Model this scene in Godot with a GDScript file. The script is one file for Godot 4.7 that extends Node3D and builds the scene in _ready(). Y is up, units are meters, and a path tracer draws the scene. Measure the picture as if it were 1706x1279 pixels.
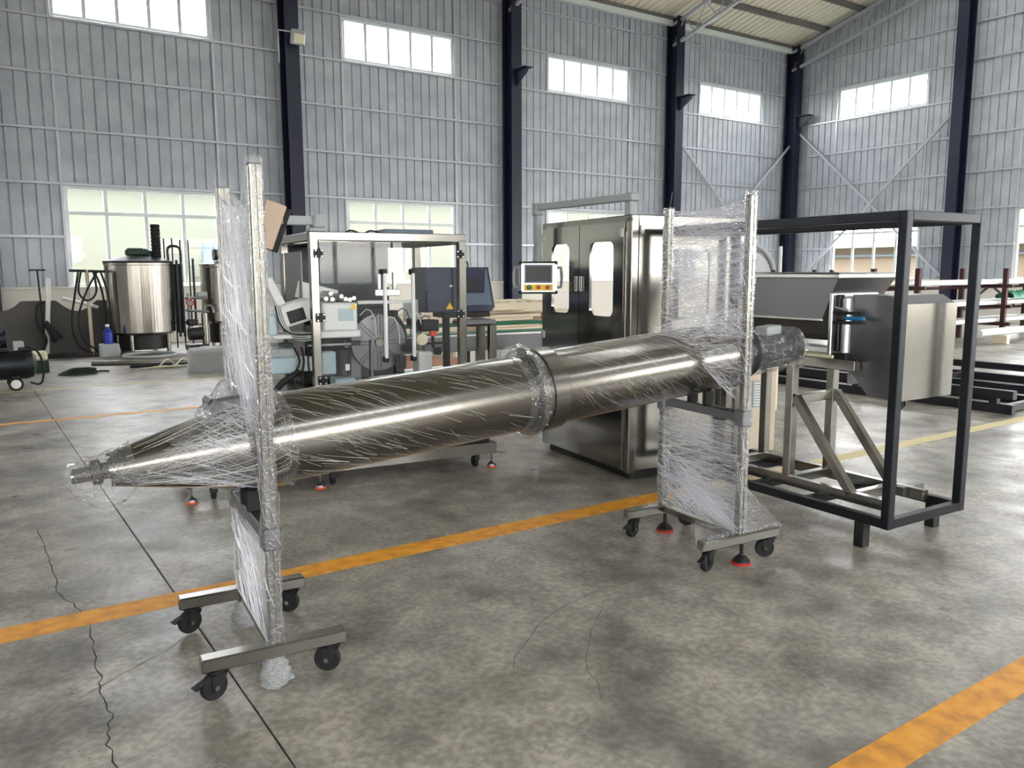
extends Node3D
# A factory hall with a film-wrapped stainless conveyor tube on two wheeled post stands.
# World axes follow the hall: x along the back wall, -z towards it, y up, metres.

const WALL_Z := -18.6
const WALL_X := 24.57
const FRONT_Z := 5.4
const LEFT_X := -17.43
const RIDGE_Z := -6.6
const GIRTS := [2.2, 3.24, 4.28, 5.33, 6.37, 7.4, 8.43]
var M := {}
var names := {}
var rng := RandomNumberGenerator.new()
var windows := 0

class MB:
	var st := SurfaceTool.new()
	func _init():
		st.begin(Mesh.PRIMITIVE_TRIANGLES)
	func tri(a: Vector3, b: Vector3, c: Vector3, na: Vector3, nb: Vector3, nc: Vector3) -> void:
		var g := (b - a).cross(c - a)
		if g.dot(na + nb + nc) > 0.0:
			var t := b; b = c; c = t
			t = nb; nb = nc; nc = t
		st.set_normal(na); st.add_vertex(a)
		st.set_normal(nb); st.add_vertex(b)
		st.set_normal(nc); st.add_vertex(c)
	func quad(a: Vector3, b: Vector3, c: Vector3, d: Vector3, n: Vector3) -> void:
		tri(a, b, c, n, n, n); tri(a, c, d, n, n, n)
	func flat(a: Vector3, b: Vector3, c: Vector3, d: Vector3, away: Vector3) -> void:
		var n := (c - a).cross(d - b).normalized()
		if n.dot(away) < 0.0: n = -n
		quad(a, b, c, d, n)
	func box(c: Vector3, s: Vector3, bev := 0.0, bas := Basis()) -> MB:
		var h := s * 0.5
		if bev <= 0.0:
			for ax in 3:
				for sg in [-1.0, 1.0]:
					var n := Vector3.ZERO; n[ax] = sg
					var u := (ax + 1) % 3; var v := (ax + 2) % 3
					var p := []
					for k in [[-1, -1], [1, -1], [1, 1], [-1, 1]]:
						var q := Vector3.ZERO; q[ax] = sg * h[ax]; q[u] = k[0] * h[u]; q[v] = k[1] * h[v]
						p.append(c + bas * q)
					quad(p[0], p[1], p[2], p[3], bas * n)
			return self
		bev = minf(bev, minf(h.x, minf(h.y, h.z)) * 0.98)
		var i := h - Vector3(bev, bev, bev)
		for ax in 3:
			var u := (ax + 1) % 3; var v := (ax + 2) % 3
			for sg in [-1.0, 1.0]:
				var n := Vector3.ZERO; n[ax] = sg
				var p := []
				for k in [[-1, -1], [1, -1], [1, 1], [-1, 1]]:
					var q := Vector3.ZERO; q[ax] = sg * h[ax]; q[u] = k[0] * i[u]; q[v] = k[1] * i[v]
					p.append(c + bas * q)
				quad(p[0], p[1], p[2], p[3], bas * n)
				for sv in [-1.0, 1.0]:
					var m := Vector3.ZERO; m[u] = sv
					var e := []
					for w in [-1.0, 1.0]:
						var q1 := Vector3.ZERO; q1[ax] = sg * h[ax]; q1[u] = sv * i[u]; q1[v] = w * i[v]
						var q2 := Vector3.ZERO; q2[ax] = sg * i[ax]; q2[u] = sv * h[u]; q2[v] = w * i[v]
						e.append(c + bas * q1); e.append(c + bas * q2)
					var en := (bas * (n + m)).normalized()
					quad(e[0], e[1], e[3], e[2], en)
		for sx in [-1.0, 1.0]:
			for sy in [-1.0, 1.0]:
				for sz in [-1.0, 1.0]:
					var d := Vector3(sx, sy, sz)
					var n := (bas * d).normalized()
					tri(c + bas * (d * Vector3(h.x, i.y, i.z)), c + bas * (d * Vector3(i.x, h.y, i.z)), c + bas * (d * Vector3(i.x, i.y, h.z)), n, n, n)
		return self
	func bar(a: Vector3, b: Vector3, w: float, t: float, bev := 0.0, up := Vector3.UP) -> MB:
		var x := (b - a).normalized()
		if absf(x.dot(up)) > 0.98: up = Vector3.BACK
		var z := x.cross(up).normalized()
		var y := z.cross(x)
		return box((a + b) * 0.5, Vector3(a.distance_to(b), t, w), bev, Basis(x, y, z))
	func lathe(prof: Array, xf: Transform3D, n := 24) -> MB:
		# prof: Vector2(radius, height along local y)
		for k in prof.size() - 1:
			var p: Vector2 = prof[k]; var q: Vector2 = prof[k + 1]
			if p.is_equal_approx(q): continue
			var nn := Vector2(q.y - p.y, p.x - q.x).normalized()
			for i in n:
				var a0 := TAU * i / n; var a1 := TAU * (i + 1) / n
				var d0 := Vector3(cos(a0), 0, sin(a0)); var d1 := Vector3(cos(a1), 0, sin(a1))
				var A := xf * (d0 * p.x + Vector3.UP * p.y); var B := xf * (d1 * p.x + Vector3.UP * p.y)
				var C := xf * (d1 * q.x + Vector3.UP * q.y); var D := xf * (d0 * q.x + Vector3.UP * q.y)
				var N0 := (xf.basis * (d0 * nn.x + Vector3.UP * nn.y)).normalized()
				var N1 := (xf.basis * (d1 * nn.x + Vector3.UP * nn.y)).normalized()
				if p.x > 1e-6: tri(A, B, C if q.x > 1e-6 else D, N0, N1, N1)
				if q.x > 1e-6: tri(A, C, D, N0, N1, N0)
		return self
	func cyl(a: Vector3, b: Vector3, r0: float, r1 := -1.0, n := 16, bev := 0.0) -> MB:
		if r1 < 0.0: r1 = r0
		var L := a.distance_to(b)
		var y := (b - a) / L
		var x := y.cross(Vector3.RIGHT if absf(y.x) < 0.9 else Vector3.UP).normalized()
		var xf := Transform3D(Basis(x, y, x.cross(y)), a)
		var pr := [Vector2(0, 0), Vector2(r0 - bev, 0), Vector2(r0, bev), Vector2(r1, L - bev), Vector2(r1 - bev, L), Vector2(0, L)]
		return lathe(pr, xf, n)
	func path(pts: Array, r: float, n := 6, closed := false) -> MB:
		var c := pts.size()
		var rings := []
		var up := Vector3.UP
		for k in c:
			var p0: Vector3 = pts[(k - 1 + c) % c] if closed else pts[maxi(k - 1, 0)]
			var p1: Vector3 = pts[(k + 1) % c] if closed else pts[mini(k + 1, c - 1)]
			var t := (p1 - p0).normalized()
			if absf(t.dot(up)) > 0.95: up = Vector3.RIGHT if absf(t.x) < 0.8 else Vector3.BACK
			var s := t.cross(up).normalized()
			up = s.cross(t)
			var ring := []
			for i in n:
				var a := TAU * i / n
				ring.append(s * cos(a) + up * sin(a))
			rings.append(ring)
		for k in (c if closed else c - 1):
			var k2 := (k + 1) % c
			for i in n:
				var j := (i + 1) % n
				var A: Vector3 = pts[k] + rings[k][i] * r; var B: Vector3 = pts[k] + rings[k][j] * r
				var C: Vector3 = pts[k2] + rings[k2][j] * r; var D: Vector3 = pts[k2] + rings[k2][i] * r
				tri(A, B, C, rings[k][i], rings[k][j], rings[k2][j]); tri(A, C, D, rings[k][i], rings[k2][j], rings[k2][i])
		if not closed:
			for e in [0, c - 1]:
				var q: Vector3 = pts[e]; var nn: Vector3 = (pts[e] - pts[1 if e == 0 else c - 2]).normalized()
				for i in n:
					tri(q, q + rings[e][i] * r, q + rings[e][(i + 1) % n] * r, nn, nn, nn)
		return self
	func prism(poly: Array, xf: Transform3D, depth: float) -> MB:
		var pk := PackedVector2Array(poly)
		var ix := Geometry2D.triangulate_polygon(pk)
		var nz := xf.basis.z.normalized()
		for k in range(0, ix.size(), 3):
			var p := []
			for m in 3: p.append(Vector3(pk[ix[k + m]].x, pk[ix[k + m]].y, 0))
			tri(xf * p[0], xf * p[1], xf * p[2], -nz, -nz, -nz)
			var d := Vector3(0, 0, depth)
			tri(xf * (p[0] + d), xf * (p[1] + d), xf * (p[2] + d), nz, nz, nz)
		var cw := Geometry2D.is_polygon_clockwise(pk)
		for k in pk.size():
			var a := pk[k]; var b := pk[(k + 1) % pk.size()]
			var e := (b - a).normalized()
			var n2 := Vector2(e.y, -e.x) * (-1.0 if cw else 1.0)
			var n := (xf.basis * Vector3(n2.x, n2.y, 0)).normalized()
			quad(xf * Vector3(a.x, a.y, 0), xf * Vector3(b.x, b.y, 0), xf * Vector3(b.x, b.y, depth), xf * Vector3(a.x, a.y, depth), n)
		return self
	func holed(r: Rect2, hole: Rect2, rad: float, xf: Transform3D, depth: float) -> MB:
		# a flat panel with a round-cornered opening
		var inn := []; var out := []
		var n := 8
		var cs := [hole.end - Vector2(rad, rad), Vector2(hole.position.x + rad, hole.end.y - rad), hole.position + Vector2(rad, rad), Vector2(hole.end.x - rad, hole.position.y + rad)]
		for c in 4:
			for k in n + 1:
				var a: float = (c + float(k) / n) * PI / 2
				inn.append(cs[c] + Vector2(cos(a), sin(a)) * rad)
				var t := float(k) / n * 2.0
				var corner := [r.end, Vector2(r.position.x, r.end.y), r.position, Vector2(r.end.x, r.position.y)][c] as Vector2
				var o := corner
				var first := [Vector2(r.end.x, hole.end.y), Vector2(hole.position.x, r.end.y), Vector2(r.position.x, hole.position.y), Vector2(hole.end.x, r.position.y)][c] as Vector2
				var last := [Vector2(hole.end.x, r.end.y), Vector2(r.position.x, hole.end.y), Vector2(hole.position.x, r.position.y), Vector2(r.end.x, hole.position.y)][c] as Vector2
				o = first.lerp(corner, t) if t <= 1.0 else corner.lerp(last, t - 1.0)
				out.append(o)
		var nz := xf.basis.z.normalized()
		var N := inn.size()
		for k in N:
			var j := (k + 1) % N
			for s in 2:
				var z := depth * s; var nn := nz if s == 1 else -nz
				var a := xf * Vector3(inn[k].x, inn[k].y, z); var b := xf * Vector3(inn[j].x, inn[j].y, z)
				var c2 := xf * Vector3(out[j].x, out[j].y, z); var d := xf * Vector3(out[k].x, out[k].y, z)
				tri(a, b, c2, nn, nn, nn); tri(a, c2, d, nn, nn, nn)
			flat(xf * Vector3(inn[k].x, inn[k].y, 0), xf * Vector3(inn[j].x, inn[j].y, 0), xf * Vector3(inn[j].x, inn[j].y, depth), xf * Vector3(inn[k].x, inn[k].y, depth), xf.basis * Vector3(hole.get_center().x - inn[k].x, hole.get_center().y - inn[k].y, 0))
			if out[k].distance_to(out[j]) > 1e-5:
				flat(xf * Vector3(out[k].x, out[k].y, 0), xf * Vector3(out[j].x, out[j].y, 0), xf * Vector3(out[j].x, out[j].y, depth), xf * Vector3(out[k].x, out[k].y, depth), xf.basis * Vector3(out[k].x - r.get_center().x, out[k].y - r.get_center().y, 0))
		return self
	func flat_pane(a: Vector3, b: Vector3, c: Vector3, d: Vector3) -> MB:
		var n := (c - a).cross(d - b).normalized() * 0.002
		if n.y < 0.0: n = -n
		quad(a + n, b + n, c + n, d + n, n.normalized()); quad(a - n, b - n, c - n, d - n, -n.normalized())
		return self
	func surf(rows: Array, away := Vector3.ZERO) -> MB:
		# a smooth sheet through rows of points
		var R := rows.size(); var Cn: int = rows[0].size()
		var nm := []
		for i in R:
			var l := []
			for j in Cn:
				var du: Vector3 = rows[mini(i + 1, R - 1)][j] - rows[maxi(i - 1, 0)][j]
				var dv: Vector3 = rows[i][mini(j + 1, Cn - 1)] - rows[i][maxi(j - 1, 0)]
				var n := du.cross(dv).normalized()
				if away != Vector3.ZERO and n.dot(away) < 0.0: n = -n
				l.append(n)
			nm.append(l)
		for i in R - 1:
			for j in Cn - 1:
				tri(rows[i][j], rows[i + 1][j], rows[i + 1][j + 1], nm[i][j], nm[i + 1][j], nm[i + 1][j + 1])
				tri(rows[i][j], rows[i + 1][j + 1], rows[i][j + 1], nm[i][j], nm[i + 1][j + 1], nm[i][j + 1])
		return self
	func ribbon(pts: Array, w: float, n: Vector3) -> MB:
		for k in pts.size() - 1:
			var t: Vector3 = (pts[k + 1] - pts[k]).normalized()
			var s := t.cross(n).normalized() * w * 0.5
			# a shallow ridge, so the fold has two faces
			var a: Vector3 = pts[k]; var b: Vector3 = pts[k + 1]
			var h := n * w * 0.45
			flat(a - s, b - s, b + h, a + h, n - s.normalized())
			flat(a + s, b + s, b + h, a + h, n + s.normalized())
		return self

func obj(called: String, mb: MB, m: Material, parent: Node = null, kind := "") -> MeshInstance3D:
	var o := MeshInstance3D.new()
	o.mesh = mb.st.commit()
	o.material_override = m
	o.name = called if parent else numbered(called)
	(parent if parent else self).add_child(o, true)
	if kind: o.set_meta("kind", kind)
	return o

func numbered(called: String) -> String:
	names[called] = names.get(called, -1) + 1
	return called if names[called] == 0 else "%s_%03d" % [called, names[called]]

func thing(called: String, label: String, category: String, at := Vector3.ZERO, yaw := 0.0, group := "") -> Node3D:
	var o := Node3D.new()
	o.name = numbered(called)
	add_child(o)
	o.position = at
	o.rotation_degrees.y = yaw
	tag(o, label, category, group)
	return o

func tag(o: Node, label: String, category: String, group := "") -> Node:
	o.set_meta("label", label); o.set_meta("category", category)
	if group: o.set_meta("group", group)
	return o

func structure(called: String, at := Vector3.ZERO, yaw := 0.0) -> Node3D:
	var o := Node3D.new()
	o.name = numbered(called)
	add_child(o)
	o.position = at
	o.rotation_degrees.y = yaw
	o.set_meta("kind", "structure")
	return o

func copy(o: Node3D, at: Vector3, yaw: float, label := "") -> Node3D:
	var c: Node3D = o.duplicate()
	c.name = numbered(str(o.name).left(-4) if str(o.name).right(4).begins_with("_") else str(o.name))
	add_child(c)
	c.position = at; c.rotation_degrees.y = yaw
	if label: c.set_meta("label", label)
	return c

# ---------------------------------------------------------------- materials
func mat(c: Color, rough := 0.6, metal := 0.0) -> StandardMaterial3D:
	var m := StandardMaterial3D.new()
	m.albedo_color = c; m.roughness = rough; m.metallic = metal
	return m

func pane(c: Color, a: float, rough := 0.05) -> StandardMaterial3D:
	var m := mat(Color(c.r, c.g, c.b, a), rough)
	m.transparency = BaseMaterial3D.TRANSPARENCY_ALPHA
	return m

func tri_map(m: StandardMaterial3D, scale: float, world := true) -> StandardMaterial3D:
	m.uv1_triplanar = true
	m.uv1_world_triplanar = world
	m.uv1_scale = Vector3.ONE * scale
	return m

func noise_image(size: int, freq: float, sd: int, oct := 4, ridged := false) -> Image:
	var n := FastNoiseLite.new()
	n.seed = sd; n.frequency = freq
	n.noise_type = FastNoiseLite.TYPE_SIMPLEX_SMOOTH
	n.fractal_type = FastNoiseLite.FRACTAL_RIDGED if ridged else FastNoiseLite.FRACTAL_FBM
	n.fractal_octaves = oct
	return n.get_seamless_image(size, size)

func ramp_texture(im: Image, stops: Array) -> ImageTexture:
	# stops: [value, Color] in rising order
	var lut := []
	for v in 256:
		var f := v / 255.0
		var c: Color = stops[0][1]
		for k in stops.size() - 1:
			if f >= stops[k][0]:
				c = (stops[k][1] as Color).lerp(stops[k + 1][1], clampf((f - stops[k][0]) / (stops[k + 1][0] - stops[k][0]), 0, 1))
		lut.append(c)
	im.convert(Image.FORMAT_L8)
	var src := im.get_data()
	var w := im.get_width(); var h := im.get_height()
	var dst := PackedByteArray(); dst.resize(w * h * 3)
	for i in src.size():
		var c: Color = lut[src[i]]
		dst[i * 3] = int(c.r * 255); dst[i * 3 + 1] = int(c.g * 255); dst[i * 3 + 2] = int(c.b * 255)
	return ImageTexture.create_from_image(Image.create_from_data(w, h, false, Image.FORMAT_RGB8, dst))

func streak_texture(lo: float, hi: float, sd: int) -> ImageTexture:
	var im := Image.create(512, 64, false, Image.FORMAT_L8)
	var r := RandomNumberGenerator.new(); r.seed = sd
	var v := 0.5
	for x in 512:
		v = clampf(lerpf(v, r.randf(), 0.45), 0, 1)
		for y in 64:
			var g := lerpf(lo, hi, clampf(v + 0.06 * sin(y * 0.098 + x), 0, 1))
			im.set_pixel(x, y, Color(g, g, g))
	return ImageTexture.create_from_image(im)

func floor_image() -> ImageTexture:
	# trowelled concrete: mottled grey with scuffs, specks and dull patches
	var a := noise_image(1024, 0.012, 3, 7); a.convert(Image.FORMAT_L8)
	var b := noise_image(1024, 0.07, 9, 5); b.convert(Image.FORMAT_L8)
	var da := a.get_data(); var db := b.get_data()
	var dst := PackedByteArray(); dst.resize(1024 * 1024 * 3)
	var r := RandomNumberGenerator.new(); r.seed = 5
	for i in da.size():
		var f := 0.5 * da[i] / 255.0 + 0.5 * db[i] / 255.0
		f = clampf((f - 0.5) * 2.1 + 0.5 + (r.randf() - 0.5) * 0.16, 0, 1)
		var g := lerpf(0.52, 0.74, f)
		dst[i * 3] = int(255 * (g + 0.02)); dst[i * 3 + 1] = int(255 * g); dst[i * 3 + 2] = int(255 * (g - 0.028 - 0.01 * f))
	var im := Image.create_from_data(1024, 1024, false, Image.FORMAT_RGB8, dst)
	for k in 900:
		var p := Vector2(r.randf() * 1024, r.randf() * 1024)
		var ang := r.randfn(0.15, 0.5); var L := int(r.randf_range(4, 46)); var dark := r.randf() < 0.7
		for s in L:
			ang += r.randfn(0, 0.07)
			p += Vector2(cos(ang), sin(ang))
			var c := im.get_pixelv(Vector2i(posmod(int(p.x), 1024), posmod(int(p.y), 1024)))
			var t := c.darkened(0.16) if dark else c.lightened(0.1)
			im.set_pixelv(Vector2i(posmod(int(p.x), 1024), posmod(int(p.y), 1024)), t)
	for k in 700:
		var p := Vector2i(r.randi() % 1024, r.randi() % 1024)
		var c := im.get_pixelv(p).darkened(r.randf_range(0.15, 0.5))
		for d in [Vector2i(0, 0), Vector2i(1, 0), Vector2i(0, 1)]:
			if r.randf() < 0.7: im.set_pixelv(Vector2i(posmod(p.x + d.x, 1024), posmod(p.y + d.y, 1024)), c)
	return ImageTexture.create_from_image(im)

func make_materials() -> void:
	var fl := mat(Color(0.925, 0.91, 0.895), 0.5)
	fl.albedo_texture = floor_image()
	fl.roughness_texture = ramp_texture(noise_image(512, 0.012, 21, 5), [[0.0, Color(0.52, 0.52, 0.52)], [0.45, Color(0.72, 0.72, 0.72)], [1.0, Color(0.98, 0.98, 0.98)]])
	fl.roughness = 0.5
	fl.detail_enabled = true
	fl.detail_blend_mode = BaseMaterial3D.BLEND_MODE_MUL
	fl.detail_albedo = ramp_texture(noise_image(512, 0.02, 33, 6), [[0.0, Color(0.6, 0.59, 0.57)], [0.4, Color(0.91, 0.91, 0.9)], [0.6, Color(1, 1, 0.99)], [1.0, Color(1, 1, 1)]])
	fl.detail_uv_layer = BaseMaterial3D.DETAIL_UV_2
	fl.uv2_triplanar = true; fl.uv2_world_triplanar = true; fl.uv2_scale = Vector3.ONE * 0.13
	M.floor = tri_map(fl, 0.32)
	M.joint = mat(Color(0.06, 0.06, 0.055), 0.95)
	M.crack = mat(Color(0.2, 0.19, 0.175), 0.95)
	M.scuff = mat(Color(0.45, 0.44, 0.42), 0.9)
	var yl := mat(Color(1, 1, 1), 0.55)
	yl.albedo_texture = ramp_texture(noise_image(512, 0.02, 41, 5), [[0.0, Color(0.7, 0.47, 0.14)], [0.3, Color(0.82, 0.55, 0.13)], [0.6, Color(0.88, 0.6, 0.12)], [1.0, Color(0.9, 0.66, 0.24)]])
	M.yellow_line = tri_map(yl, 0.9)
	M.pale_line = mat(Color(0.8, 0.74, 0.55), 0.7)
	var ws := mat(Color(1, 1, 1), 0.5, 0.0)
	ws.albedo_texture = ramp_texture(noise_image(256, 0.02, 51, 4), [[0.0, Color(0.65, 0.675, 0.71)], [1.0, Color(0.745, 0.765, 0.79)]])
	M.sheet = tri_map(ws, 0.35)
	M.roof = mat(Color(0.9, 0.88, 0.8), 0.55)
	M.outer = mat(Color(0.6, 0.62, 0.64), 0.7)
	M.plaster = mat(Color(0.86, 0.84, 0.8), 0.85)
	M.girt = mat(Color(0.74, 0.75, 0.78), 0.4, 0.3)
	M.purlin = mat(Color(0.45, 0.44, 0.43), 0.6)
	M.navy = mat(Color(0.06, 0.078, 0.19), 0.5)
	M.white_frame = mat(Color(0.86, 0.89, 0.88), 0.45)
	M.glass = pane(Color(0.95, 0.98, 0.96), 0.02, 0.02)
	M.glass.metallic_specular = 0.25
	M.added_skylight = pane(Color(0.95, 0.95, 0.88), 0.35, 0.25)
	var ss := mat(Color(0.58, 0.57, 0.54), 0.27, 1.0)
	ss.roughness_texture = streak_texture(0.9, 1.0, 7)
	M.steel = tri_map(ss, 1.7, false)
	M.steel_mirror = mat(Color(0.58, 0.57, 0.56), 0.15, 1.0)
	M.steel_dull = mat(Color(0.46, 0.46, 0.47), 0.38, 1.0)
	var rb := mat(Color(0.62, 0.6, 0.57), 0.24, 1.0)
	var rim := noise_image(256, 0.05, 81, 3); rim.resize(512, 1); rim.resize(512, 64); rim.bump_map_to_normal_map(5.0)
	rb.normal_enabled = true; rb.normal_texture = ImageTexture.create_from_image(rim); rb.normal_scale = 0.6
	M.steel_ribbed = tri_map(rb, 0.9, false)
	var tb := mat(Color(0.43, 0.415, 0.385), 0.27, 1.0)
	tb.clearcoat_enabled = true; tb.clearcoat = 0.7; tb.clearcoat_roughness = 0.12
	M.tube = tb
	M.aluminium = mat(Color(0.8, 0.8, 0.79), 0.35, 0.9)
	M.black = mat(Color(0.05, 0.05, 0.055), 0.55)
	M.rubber = mat(Color(0.045, 0.045, 0.045), 0.75)
	M.dark_steel = mat(Color(0.17, 0.18, 0.2), 0.38, 0.75)
	M.blue_black = mat(Color(0.07, 0.08, 0.12), 0.45, 0.3)
	M.red = mat(Color(0.75, 0.12, 0.08), 0.5)
	M.orange = mat(Color(0.85, 0.3, 0.12), 0.5)
	M.white_paint = mat(Color(0.83, 0.84, 0.83), 0.45)
	M.grey_paint = mat(Color(0.6, 0.62, 0.62), 0.5)
	M.pale_blue = mat(Color(0.66, 0.73, 0.76), 0.5)
	M.blue = mat(Color(0.055, 0.1, 0.24), 0.35)
	M.blue_panel = mat(Color(0.34, 0.4, 0.47), 0.4)
	M.green_belt = mat(Color(0.06, 0.42, 0.29), 0.5)
	M.green_dark = mat(Color(0.06, 0.2, 0.13), 0.6)
	M.bottle_blue = mat(Color(0.08, 0.2, 0.6), 0.3)
	M.cardboard = mat(Color(0.75, 0.62, 0.5), 0.85)
	M.panel_tan = mat(Color(0.78, 0.69, 0.61), 0.7)
	M.wood = mat(Color(0.84, 0.79, 0.69), 0.8)
	M.wood_pink = mat(Color(0.68, 0.5, 0.42), 0.8)
	M.beige = mat(Color(0.74, 0.68, 0.6), 0.5)
	M.cream = mat(Color(0.85, 0.82, 0.7), 0.5)
	M.plate = mat(Color(0.27, 0.26, 0.25), 0.6, 0.3)
	M.rust = mat(Color(0.22, 0.085, 0.075), 0.7)
	M.screen = mat(Color(0.05, 0.06, 0.09), 0.4)
	M.button_green = mat(Color(0.05, 0.32, 0.12), 0.35)
	M.button_red = mat(Color(0.75, 0.08, 0.06), 0.35)
	M.yellow = mat(Color(0.9, 0.75, 0.1), 0.4)
	M.teal = mat(Color(0.05, 0.45, 0.65), 0.4)
	M.acrylic = pane(Color(0.9, 0.93, 0.9), 0.015, 0.03)
	M.acrylic.metallic_specular = 0.25
	M.lamp_glass = mat(Color(0.85, 0.84, 0.72), 0.3)
	var fm := pane(Color(0.93, 0.94, 0.97), 0.06, 0.07)
	var ni := noise_image(512, 0.03, 61, 4, true)
	ni.resize(512, 96); ni.resize(512, 512)
	ni.bump_map_to_normal_map(16.0)
	fm.normal_enabled = true
	fm.normal_texture = ImageTexture.create_from_image(ni)
	fm.normal_scale = 1.0
	M.film = tri_map(fm, 2.6, false)
	var nh := noise_image(512, 0.03, 62, 4, true)
	nh.resize(96, 512); nh.resize(512, 512)
	nh.bump_map_to_normal_map(16.0)
	M.film_across = fm.duplicate(); M.film_across.normal_texture = ImageTexture.create_from_image(nh)
	M.film_clear = fm.duplicate(); M.film_clear.albedo_color = Color(0.93, 0.94, 0.97, 0.04)
	M.fold = pane(Color(0.97, 0.97, 1.0), 0.33, 0.1)
	M.thin_fold = pane(Color(0.95, 0.93, 0.88), 0.3, 0.2)
	var bw := mat(Color(1, 1, 1), 0.25)
	bw.albedo_texture = ramp_texture(noise_image(256, 0.11, 72, 2), [[0.0, Color(0.5, 0.5, 0.49)], [0.5, Color(0.66, 0.67, 0.66)], [1.0, Color(0.84, 0.84, 0.83)]])
	var bn := noise_image(256, 0.12, 71, 2, true); bn.bump_map_to_normal_map(12.0)
	bw.normal_enabled = true; bw.normal_texture = ImageTexture.create_from_image(bn)
	M.bubble_wrap = tri_map(bw, 4.0, false)
	M.ext_pale = mat(Color(0.45, 0.45, 0.39), 0.9)
	M.ext_blue = mat(Color(0.36, 0.41, 0.46), 0.9)
	M.ext_brown = mat(Color(0.46, 0.4, 0.33), 0.9)
	M.ext_ground = mat(Color(0.4, 0.4, 0.38), 0.95)
	M.leaf = mat(Color(0.2, 0.33, 0.1), 0.8)
# ---------------------------------------------------------------- the hall
func roof_y(z: float) -> float:
	return 9.05 + 0.27 * ((z - WALL_Z) if z < RIDGE_Z else (FRONT_Z - z))

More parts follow.
